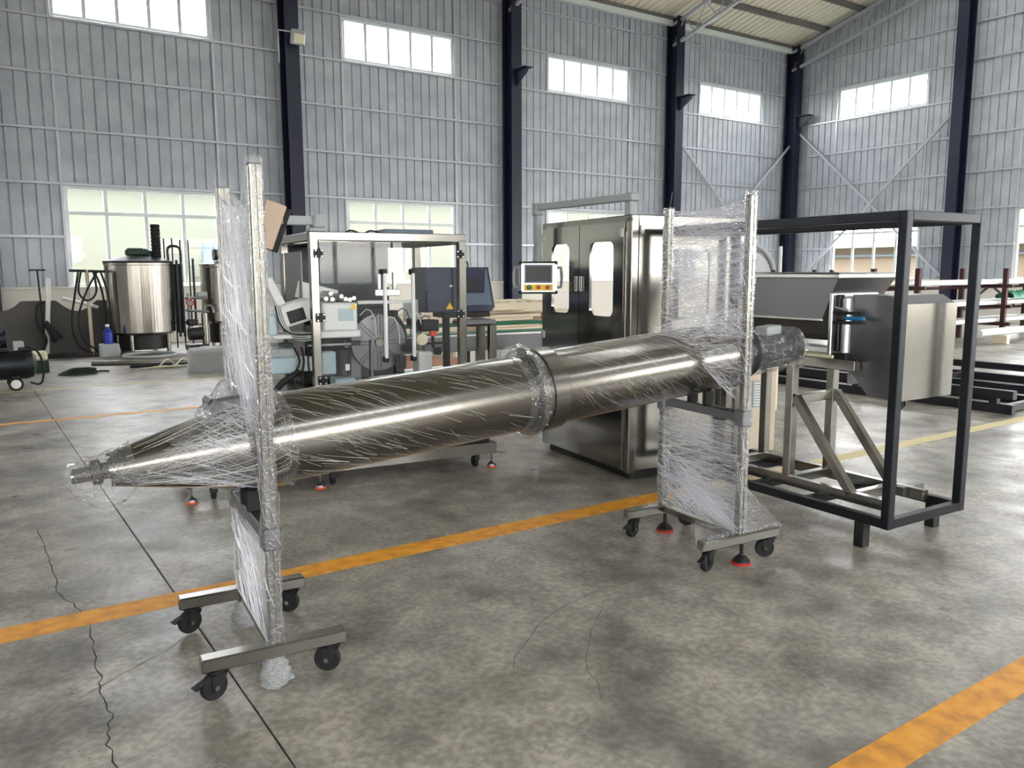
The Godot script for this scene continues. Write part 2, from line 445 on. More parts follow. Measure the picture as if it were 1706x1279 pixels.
func make_wall(called: String, at: Vector3, yaw: float, u0: float, u1: float, bays: Array, wins: Array, top: Callable, shown: Callable) -> void:
	# local x runs along the wall, local +z faces into the hall; wins: [u0, u1, y0, y1]
	var w := structure(called, at, yaw)
	var outer := MB.new(); var plinth := MB.new()
	var solid := [[u0, u1]]
	for w2 in wins:
		if w2[2] <= 0.0:
			var last: Array = solid.pop_back()
			solid.append([last[0], w2[0]]); solid.append([w2[1], last[1]])
	for s in solid:
		plinth.box(Vector3((s[0] + s[1]) * 0.5, 0.6, -0.07), Vector3(s[1] - s[0], 1.2, 0.26))
		plinth.box(Vector3((s[0] + s[1]) * 0.5, 1.19, -0.05), Vector3(s[1] - s[0], 0.05, 0.3), 0.008)
	obj("plinth", plinth, M.plaster, w)
	for bay in bays:
		var n := 26
		var f: float = (bay[1] - bay[0]) / n
		var inview: bool = shown.call((bay[0] + bay[1]) * 0.5)
		var groups := [[0, 3], [3, 6], [6, 10], [10, 14], [14, 19], [19, 23], [23, 26]]
		for w2 in wins:
			if w2[0] > bay[0] and w2[1] < bay[1]:
				var a := int(round((w2[0] - bay[0]) / f)); var b := int(round((w2[1] - bay[0]) / f))
				groups = [[0, a / 2], [a / 2, a], [a, a + 4], [a + 4, a + 8], [a + 8, b], [b, (b + n) / 2], [(b + n) / 2, n]]
				break
		for gr in groups:
			var mb := MB.new()
			var ua: float = bay[0] + gr[0] * f; var ub: float = bay[0] + gr[1] * f
			var um := (ua + ub) * 0.5
			var spans := [[1.2, 99.0]]
			for w2 in wins:
				if um > w2[0] and um < w2[1]:
					var ns := []
					for s in spans:
						if w2[2] > s[0] and w2[2] < s[1]:
							if w2[2] - s[0] > 0.02: ns.append([s[0], w2[2]])
							if s[1] - w2[3] > 0.02: ns.append([w2[3], s[1]])
						elif w2[3] > s[0] and w2[2] <= s[0]:
							ns.append([w2[3], s[1]])
						else: ns.append(s)
					spans = ns
			for s in spans:
				var ta: float = minf(s[1], top.call(ua)); var tb2: float = minf(s[1], top.call(ub))
				outer.flat(Vector3(ua, s[0], -0.14), Vector3(ub, s[0], -0.14), Vector3(ub, tb2, -0.14), Vector3(ua, ta, -0.14), Vector3.FORWARD)
				if s[1] < 50.0: outer.flat(Vector3(ua, ta, -0.14), Vector3(ub, tb2, -0.14), Vector3(ub, tb2, 0), Vector3(ua, ta, 0), Vector3.UP)
				if s[0] > 1.3: outer.flat(Vector3(ua, s[0], -0.14), Vector3(ub, s[0], -0.14), Vector3(ub, s[0], 0), Vector3(ua, s[0], 0), Vector3.DOWN)
				for k in range(gr[0], gr[1]):
					var x0: float = bay[0] + k * f; var x1 := x0 + f
					var pr: Array
					if inview:
						pr = [[x0, 0.0], [x1 - 0.034, 0.0], [x1 - 0.026, -0.03], [x1 - 0.008, -0.03], [x1, 0.0]]
					else:
						pr = [[x0, 0.0], [x1, 0.0]]
					for q in pr.size() - 1:
						var p0: Array = pr[q]; var p1: Array = pr[q + 1]
						mb.flat(Vector3(p0[0], s[0], p0[1]), Vector3(p1[0], s[0], p1[1]), Vector3(p1[0], minf(s[1], top.call(p1[0])), p1[1]), Vector3(p0[0], minf(s[1], top.call(p0[0])), p0[1]), Vector3.BACK)
			if spans.size(): obj("cladding_sheet", mb, M.sheet, w)
		# rails between the columns and posts beside the windows
		var has := false; var door := false
		var wl: float = bay[0] + 1.4; var wr: float = bay[1] - 1.6
		for w2 in wins:
			if w2[0] > bay[0] and w2[1] < bay[1]:
				wl = w2[0]; wr = w2[1]; has = true
				door = door or w2[2] <= 0.0
		for y in GIRTS:
			if y < 3.0 and has or y < 5.0 and door:
				obj("girt", MB.new().box(Vector3((bay[0] + wl) * 0.5, y, 0.035), Vector3(wl - bay[0], 0.06, 0.06), 0.006), M.girt, w)
				obj("girt", MB.new().box(Vector3((bay[1] + wr) * 0.5, y, 0.035), Vector3(bay[1] - wr, 0.06, 0.06), 0.006), M.girt, w)
			else:
				obj("girt", MB.new().box(Vector3((bay[0] + bay[1]) * 0.5, y, 0.035), Vector3(bay[1] - bay[0], 0.05, 0.06), 0.006), M.girt, w)
		var y2: float = 9.4
		while inview and y2 < minf(top.call(bay[0] + 0.2), top.call(bay[1] - 0.2)):
			obj("girt", MB.new().box(Vector3((bay[0] + bay[1]) * 0.5, y2, 0.035), Vector3(bay[1] - bay[0], 0.05, 0.06), 0.006), M.girt, w)
			y2 += 1.03
		if inview:
			for u in [wl - 0.03, wr + 0.03]:
				var t: float = top.call(u) - 0.1
				obj("window_post", MB.new().box(Vector3(u, (1.2 + t) * 0.5, 0.01), Vector3(0.06, t - 1.2, 0.05), 0.006), M.girt, w)
	obj("outer_skin", outer, M.outer, w)

func make_window(at: Vector3, yaw: float, u0: float, u1: float, y0: float, y1: float, cols: int, transom: float) -> void:
	windows += 1
	var w := structure("window_%d" % windows, at, yaw)
	w.name = "window_%d" % windows
	var fr := MB.new()
	var t := 0.07
	var cx := (u0 + u1) * 0.5; var cy := (y0 + y1) * 0.5
	for y in [y0 + t / 2, y1 - t / 2]: fr.box(Vector3(cx, y, -0.05), Vector3(u1 - u0, t, 0.09), 0.006)
	for x in [u0 + t / 2, u1 - t / 2]: fr.box(Vector3(x, cy, -0.05), Vector3(t, y1 - y0 - 2 * t, 0.09), 0.006)
	obj("window_frame", fr, M.white_frame, w)
	var rows := [[y0 + t, y1 - t]]
	if transom > 0.0:
		rows = [[y0 + t, transom - 0.04], [transom + 0.04, y1 - t]]
		obj("transom", MB.new().box(Vector3(cx, transom, -0.05), Vector3(u1 - u0 - 2 * t, 0.08, 0.07), 0.006), M.white_frame, w)
	var step := (u1 - u0) / cols
	for k in range(1, cols):
		obj("mullion", MB.new().box(Vector3(u0 + k * step, cy, -0.05), Vector3(0.075, y1 - y0 - 2 * t, 0.06), 0.005), M.white_frame, w)
	for k in cols:
		for r in rows:
			var a := u0 + k * step + (t if k == 0 else 0.0375); var b := u0 + (k + 1) * step - (t if k == cols - 1 else 0.0375)
			var pn := MB.new()
			pn.quad(Vector3(a, r[0], -0.06), Vector3(b, r[0], -0.06), Vector3(b, r[1], -0.06), Vector3(a, r[1], -0.06), Vector3.BACK)
			obj("pane", pn, M.glass, w)

func make_column(x: float, z: float, face: Vector3, bracket: bool, h: float) -> void:
	# an H section; its flanges face into the hall
	var yaw := rad_to_deg(atan2(face.x, face.z))
	var c := structure("steel_column", Vector3(x, 0, z), yaw)
	obj("flange", MB.new().box(Vector3(0, h / 2, 0.2), Vector3(0.32, h, 0.03), 0.004), M.navy, c)
	obj("flange", MB.new().box(Vector3(0, h / 2, -0.2), Vector3(0.32, h, 0.03), 0.004), M.navy, c)
	obj("web", MB.new().box(Vector3(0, h / 2, 0), Vector3(0.03, h, 0.37)), M.navy, c)
	obj("base_plate", MB.new().box(Vector3(0, 0.015, 0), Vector3(0.45, 0.03, 0.55), 0.005), M.navy, c)
	if bracket:
		var mb := MB.new()
		mb.prism([Vector2(0, 0), Vector2(0, 0.38), Vector2(0.5, 0.38), Vector2(0.5, 0.28)], Transform3D(Basis(Vector3(0, 0, 1), Vector3.UP, Vector3(-1, 0, 0)), Vector3(0.01, 6.28, 0.215)), 0.02)
		mb.box(Vector3(0, 6.67, 0.47), Vector3(0.3, 0.02, 0.52))
		obj("crane_bracket", mb, M.navy, c)

func make_truss(x: float) -> void:
	var t := structure("roof_truss", Vector3(x, 0, 0), 0)
	for side in [0, 1]:
		var za: float = WALL_Z + 0.2 if side == 0 else FRONT_Z - 0.2
		var zb := RIDGE_Z
		var ya := roof_y(za) - 0.28; var yb := roof_y(zb) - 0.28
		obj("top_chord", MB.new().bar(Vector3(0, ya, za), Vector3(0, yb, zb), 0.1, 0.08), M.girt, t)
		obj("bottom_chord", MB.new().bar(Vector3(0, ya - 0.6, za), Vector3(0, yb - 0.6, zb), 0.09, 0.08), M.girt, t)
		var n := 14
		for k in n:
			var f0 := float(k) / n; var f1 := (k + 0.5) / n; var f2 := (k + 1.0) / n
			obj("web_rod", MB.new().cyl(Vector3(0, lerpf(ya, yb, f0) - 0.6, lerpf(za, zb, f0)), Vector3(0, lerpf(ya, yb, f1), lerpf(za, zb, f1)), 0.018, -1, 6), M.girt, t)
			obj("web_rod", MB.new().cyl(Vector3(0, lerpf(ya, yb, f1), lerpf(za, zb, f1)), Vector3(0, lerpf(ya, yb, f2) - 0.6, lerpf(za, zb, f2)), 0.018, -1, 6), M.girt, t)

func make_roof() -> void:
	var c := structure("ceiling")
	var inner := MB.new(); var outer := MB.new()
	for side in [0, 1]:
		var zs := [[WALL_Z - 0.3, -14.2], [-14.2, -8.2], [-8.2, RIDGE_Z]] if side == 0 else [[RIDGE_Z, -5.0], [-5.0, 1.0], [1.0, FRONT_Z + 0.3]]
		var x := LEFT_X - 0.3
		var away := Vector3(0, -1, 0.27 if side == 0 else -0.27)
		while x < WALL_X + 0.3:
			var x1 := x + 0.25
			var inbay := fposmod(x + 0.125 - 0.57, 6.0)
			var sky := inbay > 2.5 and inbay < 3.5 and x > 6.5
			for q in 3:
				if sky and q == 1: continue
				var a: float = zs[q][0]; var b: float = zs[q][1]
				var ya := roof_y(a); var yb := roof_y(b)
				var pr := [[x, 0.0], [x + 0.16, 0.0], [x + 0.18, 0.04], [x + 0.23, 0.04], [x1, 0.0]]
				for s in 4:
					inner.flat(Vector3(pr[s][0], ya + pr[s][1], a), Vector3(pr[s + 1][0], ya + pr[s + 1][1], a), Vector3(pr[s + 1][0], yb + pr[s + 1][1], b), Vector3(pr[s][0], yb + pr[s][1], b), away)
				outer.flat(Vector3(x, ya + 0.1, a), Vector3(x1, ya + 0.1, a), Vector3(x1, yb + 0.1, b), Vector3(x, yb + 0.1, b), -away)
			x = x1
	obj("roof_sheet", inner, M.roof, c)
	obj("roof_skin", outer, M.outer, c)
	for side in [0, 1]:
		for k in 10:
			var z: float = (WALL_Z + 0.12 + k * 1.25) if side == 0 else (FRONT_Z - 0.12 - k * 1.25)
			obj("purlin", MB.new().box(Vector3((LEFT_X + WALL_X) * 0.5, roof_y(z) - 0.1, z), Vector3(WALL_X - LEFT_X, 0.18, 0.07)), M.purlin, c)
	obj("gutter", MB.new().box(Vector3((LEFT_X + WALL_X) * 0.5, 8.88, WALL_Z + 0.1), Vector3(WALL_X - LEFT_X, 0.16, 0.16), 0.01), M.white_frame, c)
	for k in range(4, 7):  # unseen roof lights, added to give top light in the right bays
		for side in [0, 1]:
			windows += 1
			var w := structure("window_%d" % windows)
			var xa := 0.57 - 18.0 + k * 6.0 + 2.38; var xb := xa + 1.24
			var a: float = -14.3 if side == 0 else -5.1; var b := a + 6.2
			obj("roof_light", MB.new().flat_pane(Vector3(xa, roof_y(a) + 0.06, a), Vector3(xb, roof_y(a) + 0.06, a), Vector3(xb, roof_y(b) + 0.06, b), Vector3(xa, roof_y(b) + 0.06, b)), M.added_skylight, w)

func make_hall() -> void:
	# floor slabs, with saw-cut joints between them
	var f := structure("floor")
	obj("subfloor", MB.new().box(Vector3((LEFT_X + WALL_X) * 0.5, -0.14, (WALL_Z + FRONT_Z) * 0.5), Vector3(WALL_X - LEFT_X + 0.4, 0.2, FRONT_Z - WALL_Z + 0.4)), M.joint, f)
	for k in range(-3, 5):
		var a := maxf(0.745 + k * 6.0 - 6.0, LEFT_X); var b := minf(0.745 + k * 6.0, WALL_X)
		if k == 4: b = WALL_X
		obj("slab", MB.new().box(Vector3((a + b) * 0.5, -0.02, (WALL_Z + FRONT_Z) * 0.5), Vector3(b - a - 0.006, 0.04, FRONT_Z - WALL_Z), 0.003), M.floor, f)
	# painted aisle lines
	for l in [[Vector3(-12, 0, -4.0), Vector3(3.9, 0, -3.79), 0.165, "yellow_line"], [Vector3(3.9, 0, -3.79), Vector3(22, 0, -3.6), 0.13, "pale_line"], [Vector3(-6, 0, -1.275), Vector3(22, 0, -1.265), 0.13, "yellow_line"], [Vector3(-10, 0, -9.75), Vector3(7, 0, -9.2), 0.1, "yellow_line"], [Vector3(-6, 0, -12.3), Vector3(6, 0, -11.7), 0.08, "pale_line"]]:
		obj("painted_line", MB.new().bar(l[0] + Vector3.UP * 0.0005, l[1] + Vector3.UP * 0.0005, l[2], 0.0016), M[l[3]], f)
	# cracks and wheel marks
	var cr := [[0.30, -5.41], [0.297, -4.958], [0.305, -4.571], [0.289, -4.25], [0.33, -4.04], [0.372, -3.804], [0.346, -3.497], [0.336, -3.264], [0.322, -3.112], [0.327, -2.914], [0.296, -2.761], [0.286, -2.577], [0.3, -2.2]]
	obj("crack", floor_mark(cr, 0.0042, 0.01), M.crack, f)
	obj("crack", floor_mark([[0.246, -3.089], [0.45, -3.23], [0.62, -3.338], [0.667, -3.392]], 0.003, 0.004), M.crack, f)
	obj("wheel_mark", floor_mark([[1.637, -2.389], [1.7, -2.47], [1.831, -2.562], [1.96, -2.66], [2.114, -2.728], [2.379, -2.794], [2.721, -2.786], [2.939, -2.713]], 0.004, 0.002), M.scuff, f)
	obj("wheel_mark", floor_mark([[2.301, -2.638], [2.098, -2.479], [1.909, -2.287], [1.856, -2.209], [1.84, -2.138], [1.772, -2.031]], 0.004, 0.002), M.scuff, f)
	obj("wheel_mark", floor_mark([[2.568, -1.86], [2.524, -1.745], [2.491, -1.633]], 0.006, 0.003), M.scuff, f)
	# walls
	var bx := []
	for k in 7: bx.append([0.57 - 18.0 + k * 6.0, 6.57 - 18.0 + k * 6.0])
	var wb := []
	for b in bx:
		wb.append([b[0] + 1.385, b[0] + 4.385, 6.4, 7.37]); wb.append([b[0] + 1.385, b[0] + 4.385, 1.2, 3.21])
	var eave := func(_u): return 9.05
	make_wall("wall_back", Vector3(0, 0, WALL_Z), 0, LEFT_X, WALL_X, bx, wb, eave, func(u): return u > 0.0)
	for w in wb: make_window(Vector3(0, 0, WALL_Z), 0, w[0], w[1], w[2], w[3], 5 if w[2] > 5.0 else 4, -1.0 if w[2] > 5.0 else 2.68)
	var bz := []
	for k in 4: bz.append([WALL_Z + k * 6.0, WALL_Z + 6.0 + k * 6.0])
	var wr := []
	for k in 4:
		var o := 1.846 if k == 0 else 1.615
		if k >= 2: wr.append([bz[k][0] + 0.692, bz[k][0] + 5.308, 0.0, 4.6])   # two lorry doors, rolled up, out of view; the second added to let light in
		else:
			for y in [[6.4, 7.37], [1.2, 3.21]]: wr.append([bz[k][0] + o, bz[k][0] + o + 3.0, y[0], y[1]])
	make_wall("wall_right", Vector3(WALL_X, 0, 0), -90, WALL_Z, FRONT_Z, bz, wr, func(u): return roof_y(u), func(u): return u < -6.0)
	var dr := structure("door_1", Vector3(WALL_X, 0, 0), -90)
	for u in [-5.87, -1.33, 0.13, 4.67]: obj("door_guide", MB.new().box(Vector3(u, 2.3, -0.06), Vector3(0.08, 4.6, 0.16), 0.006), M.girt, dr)
	for u in [-5.9, 0.1]: obj("shutter_roll", MB.new().cyl(Vector3(u, 4.85, 0.25), Vector3(u + 4.6, 4.85, 0.25), 0.22, -1, 20), M.girt, dr)
	for w in wr:
		if w[2] > 0.0: make_window(Vector3(WALL_X, 0, 0), -90, w[0], w[1], w[2], w[3], 5 if w[2] > 5.0 else 4, -1.0 if w[2] > 5.0 else 2.68)
	# the two unseen walls; the left lacks lower windows to darken that end; local x runs the other way
	var bf := []; var wf := []
	for b in bx: bf.append([-b[1], -b[0]])
	bf.reverse()
	for b in bf:
		for y in [[6.4, 7.37], [1.2, 3.21]]: wf.append([b[0] + 1.385, b[0] + 4.385, y[0], y[1]])
	make_wall("wall_front", Vector3(0, 0, FRONT_Z), 180, -WALL_X, -LEFT_X, bf, wf, eave, func(_u): return false)
	for w in wf:
		if w[2] > 0.0: make_window(Vector3(0, 0, FRONT_Z), 180, w[0], w[1], w[2], w[3], 5 if w[2] > 5.0 else 4, -1.0 if w[2] > 5.0 else 2.68)
	var bl := []; var wl := []
	for b in bz: bl.append([-b[1], -b[0]])
	for b in bl:
		for y in [[6.4, 7.37]]: wl.append([b[0] + 1.385, b[0] + 4.385, y[0], y[1]])
	make_wall("wall_left", Vector3(LEFT_X, 0, 0), 90, -FRONT_Z, -WALL_Z, bl, wl, func(u): return roof_y(-u), func(_u): return false)
	for w in wl: make_window(Vector3(LEFT_X, 0, 0), 90, w[0], w[1], w[2], w[3], 5 if w[2] > 5.0 else 4, -1.0 if w[2] > 5.0 else 2.68)
	make_roof()
	for k in 8:
		var x := 0.57 - 18.0 + k * 6.0
		var xx := clampf(x, LEFT_X + 0.3, WALL_X - 0.3)
		make_column(xx, WALL_Z + 0.29, Vector3.BACK, x > 8.0, 9.0)
		make_column(xx, FRONT_Z - 0.29, Vector3.FORWARD, false, 9.0)
		make_truss(xx)
	for k: int in [1, 2, 3]:
		var z := WALL_Z + k * 6.0
		make_column(WALL_X - 0.29, z, Vector3.LEFT, false, roof_y(z) - 0.3)
		make_column(LEFT_X + 0.29, z, Vector3.RIGHT, false, roof_y(z) - 0.3)
	# wind bracing in the end bays
	var br := structure("trim_1")
	for l in [[Vector3(18.8, 5.6, WALL_Z + 0.14), Vector3(24.1, 1.0, WALL_Z + 0.14)], [Vector3(24.3, 5.75, WALL_Z + 0.2), Vector3(18.8, 1.0, WALL_Z + 0.2)], [Vector3(WALL_X - 0.14, 6.2, -18.2), Vector3(WALL_X - 0.14, 1.1, -12.7)], [Vector3(WALL_X - 0.2, 6.1, -12.75), Vector3(WALL_X - 0.2, 1.0, -18.0)]]:
		obj("brace_pipe", MB.new().cyl(l[0], l[1], 0.045, -1, 10), M.girt, br)
	# outside
	var g := structure("ground_outside")
	obj("yard", MB.new().box(Vector3(3, -0.3, -6), Vector3(140, 0.2, 120)), M.ext_ground, g)
	var nb := thing("neighbouring_building", "pale plastered low building outside the back windows", "building", Vector3(5, 0, -26))
	obj("wall", MB.new().box(Vector3(0, 1.9, 0), Vector3(50, 4.2, 3)), M.ext_pale, nb)
	obj("roof_edge", MB.new().box(Vector3(0, 4.05, 1.6), Vector3(50, 0.18, 0.3)), M.ext_blue, nb)
	var sh := thing("lean_to_shed", "blue grey shed with gridded front outside the back window beside tanks", "shed", Vector3(7.4, 0, -23.6))
	obj("wall", MB.new().box(Vector3(0, 1.05, 0), Vector3(3.0, 2.5, 1.2)), M.ext_blue, sh)
	for k in 5: obj("rail", MB.new().box(Vector3(0, 0.4 + k * 0.4, 0.63), Vector3(3.0, 0.05, 0.05)), M.white_frame, sh)
	for k in 7: obj("upright", MB.new().box(Vector3(-1.4 + k * 0.45, 1.2, 0.63), Vector3(0.05, 2.1, 0.05)), M.white_frame, sh)
	var nr := thing("brick_building", "brown walled building with roof lines outside the right windows", "building", Vector3(35, 0, -14))
	obj("wall", MB.new().box(Vector3(0, 1.3, 0), Vector3(3, 3.0, 40)), M.ext_brown, nr)
	obj("canopy", MB.new().box(Vector3(-1.9, 2.5, 0), Vector3(1.2, 0.12, 40)), M.ext_pale, nr)
	obj("canopy", MB.new().box(Vector3(-1.7, 2.1, 0), Vector3(0.2, 0.08, 40)), M.ext_blue, nr)

func floor_mark(pts: Array, w: float, jag: float) -> MB:
	# a line of dirt or an opened crack a hair above the slab
	var mb := MB.new()
	var fine := []
	for k in pts.size() - 1:
		var a := Vector3(pts[k][0], 0.0006, pts[k][1]); var b := Vector3(pts[k + 1][0], 0.0006, pts[k + 1][1])
		for s in 5:
			fine.append(a.lerp(b, s / 5.0) + Vector3(rng.randfn(0, jag * 0.5), 0, rng.randfn(0, jag * 0.3)))
	fine.append(Vector3(pts[-1][0], 0.0006, pts[-1][1]))
	for k in fine.size() - 1:
		var t: Vector3 = (fine[k + 1] - fine[k]).normalized()
		var s0 := Vector3(t.z, 0, -t.x) * w * 0.5 * (0.5 + 0.9 * absf(sin(k * 2.3)))
		var s1 := Vector3(t.z, 0, -t.x) * w * 0.5 * (0.5 + 0.9 * absf(sin((k + 1) * 2.3)))
		mb.flat(fine[k] - s0, fine[k] + s0, fine[k + 1] + s1, fine[k + 1] - s1, Vector3.UP)
	return mb
# ---------------------------------------------------------------- the wrapped tube and its stands
func crumple(p: Vector3, amp: float, f: float) -> float:
	return amp * (sin(p.x * f * 1.3 + p.y * f * 0.9 + 1.7) * sin(p.z * f * 1.1 - p.y * f * 0.6) + 0.6 * sin(p.y * f * 2.3 + p.z * f * 1.9 + p.x * f * 2.7))

func film_sheet(z0: float, z1: float, x: float, lo: Callable, hi: Callable, sd: int) -> MB:
	var rows := []
	var nz := 22; var ny := 60
	for i in ny + 1:
		var r := []
		for j in nz + 1:
			var t := float(j) / nz
			var z := lerpf(z0, z1, t)
			var y := lerpf(lo.call(t), hi.call(t), float(i) / ny)
			var edge := minf(1.0, minf(t, 1.0 - t) * 6.0)
			var p := Vector3(0, y, z)
			var off := crumple(p + Vector3(sd * 3.1, 0, 0), 0.006, 34.0) + 0.004 * sin((y * 1.6 + z) * 70.0 + sd)
			r.append(Vector3(x + edge * (off - signf(x) * 0.007), y, z))
		rows.append(r)
	return MB.new().surf(rows, Vector3(signf(x), 0, 0))

func film_folds(mb: MB, z0: float, z1: float, x: float, lo: Callable, hi: Callable, count: int, slant: float, spread: float, w: float) -> void:
	# tight pleats of stretch film that run across the sheet
	var n := Vector3(signf(x), 0, 0)
	for k in count:
		var ta := rng.randf(); var L := rng.randf_range(0.12, 0.75)
		var dz := clampf(L, 0.0, 1.0)
		var tb := ta + dz * (1.0 if rng.randf() < 0.5 else -1.0)
		if tb < 0.0 or tb > 1.0: tb = ta - (tb - ta)
		tb = clampf(tb, 0.0, 1.0)
		var y0: float = lerpf(lo.call(ta), hi.call(ta), rng.randf())
		var sl := rng.randfn(slant, spread)
		var pts := []
		var bow := rng.randfn(0, 0.006)
		for s in 6:
			var f := s / 5.0
			var t := lerpf(ta, tb, f)
			var y: float = y0 + (t - ta) * (z1 - z0) * sl + bow * sin(f * PI)
			y = clampf(y, lo.call(t) + 0.003, hi.call(t) - 0.003)
			pts.append(Vector3(x + signf(x) * 0.004, y, lerpf(z0, z1, t)))
		if pts[0].distance_to(pts[-1]) > 0.02: mb.ribbon(pts, w * rng.randf_range(0.35, 1.5), n)

func caster(parent: Node3D, at: Vector3, turn: float, brake: bool) -> void:
	var c := Node3D.new()
	c.name = "caster"
	parent.add_child(c, true)
	c.position = at; c.rotation.y = turn
	var fk := MB.new()
	fk.box(Vector3(0, 0.108, 0), Vector3(0.075, 0.006, 0.06), 0.002)
	fk.cyl(Vector3(0, 0.09, 0), Vector3(0, 0.108, 0), 0.024, -1, 14)
	for s in [-1, 1]:
		fk.prism([Vector2(-0.03, 0.095), Vector2(0.03, 0.095), Vector2(-0.004, 0.034), Vector2(-0.028, 0.034)], Transform3D(Basis(), Vector3(0, 0, 0.02 * s - 0.002)), 0.004)
	fk.box(Vector3(0, 0.094, 0), Vector3(0.06, 0.005, 0.044), 0.001)
	obj("fork", fk, M.black, c)
	var w := obj("wheel", MB.new().lathe([Vector2(0.012, -0.015), Vector2(0.036, -0.014), Vector2(0.044, -0.015), Vector2(0.049, -0.009), Vector2(0.05, 0), Vector2(0.049, 0.009), Vector2(0.044, 0.015), Vector2(0.036, 0.014), Vector2(0.012, 0.015)], Transform3D(Basis(Vector3.RIGHT, PI / 2), Vector3(-0.016, 0.05, 0)), 28), M.rubber, c)
	obj("axle_bolt", MB.new().cyl(Vector3(-0.016, 0.05, -0.027), Vector3(-0.016, 0.05, 0.027), 0.009, -1, 10), M.steel_mirror, w)
	if brake:
		obj("brake_pedal", MB.new().box(Vector3(-0.055, 0.078, 0), Vector3(0.05, 0.006, 0.03), 0.002, Basis(Vector3.BACK, 0.3)).box(Vector3(-0.082, 0.066, 0), Vector3(0.02, 0.008, 0.036), 0.003), M.black, c)

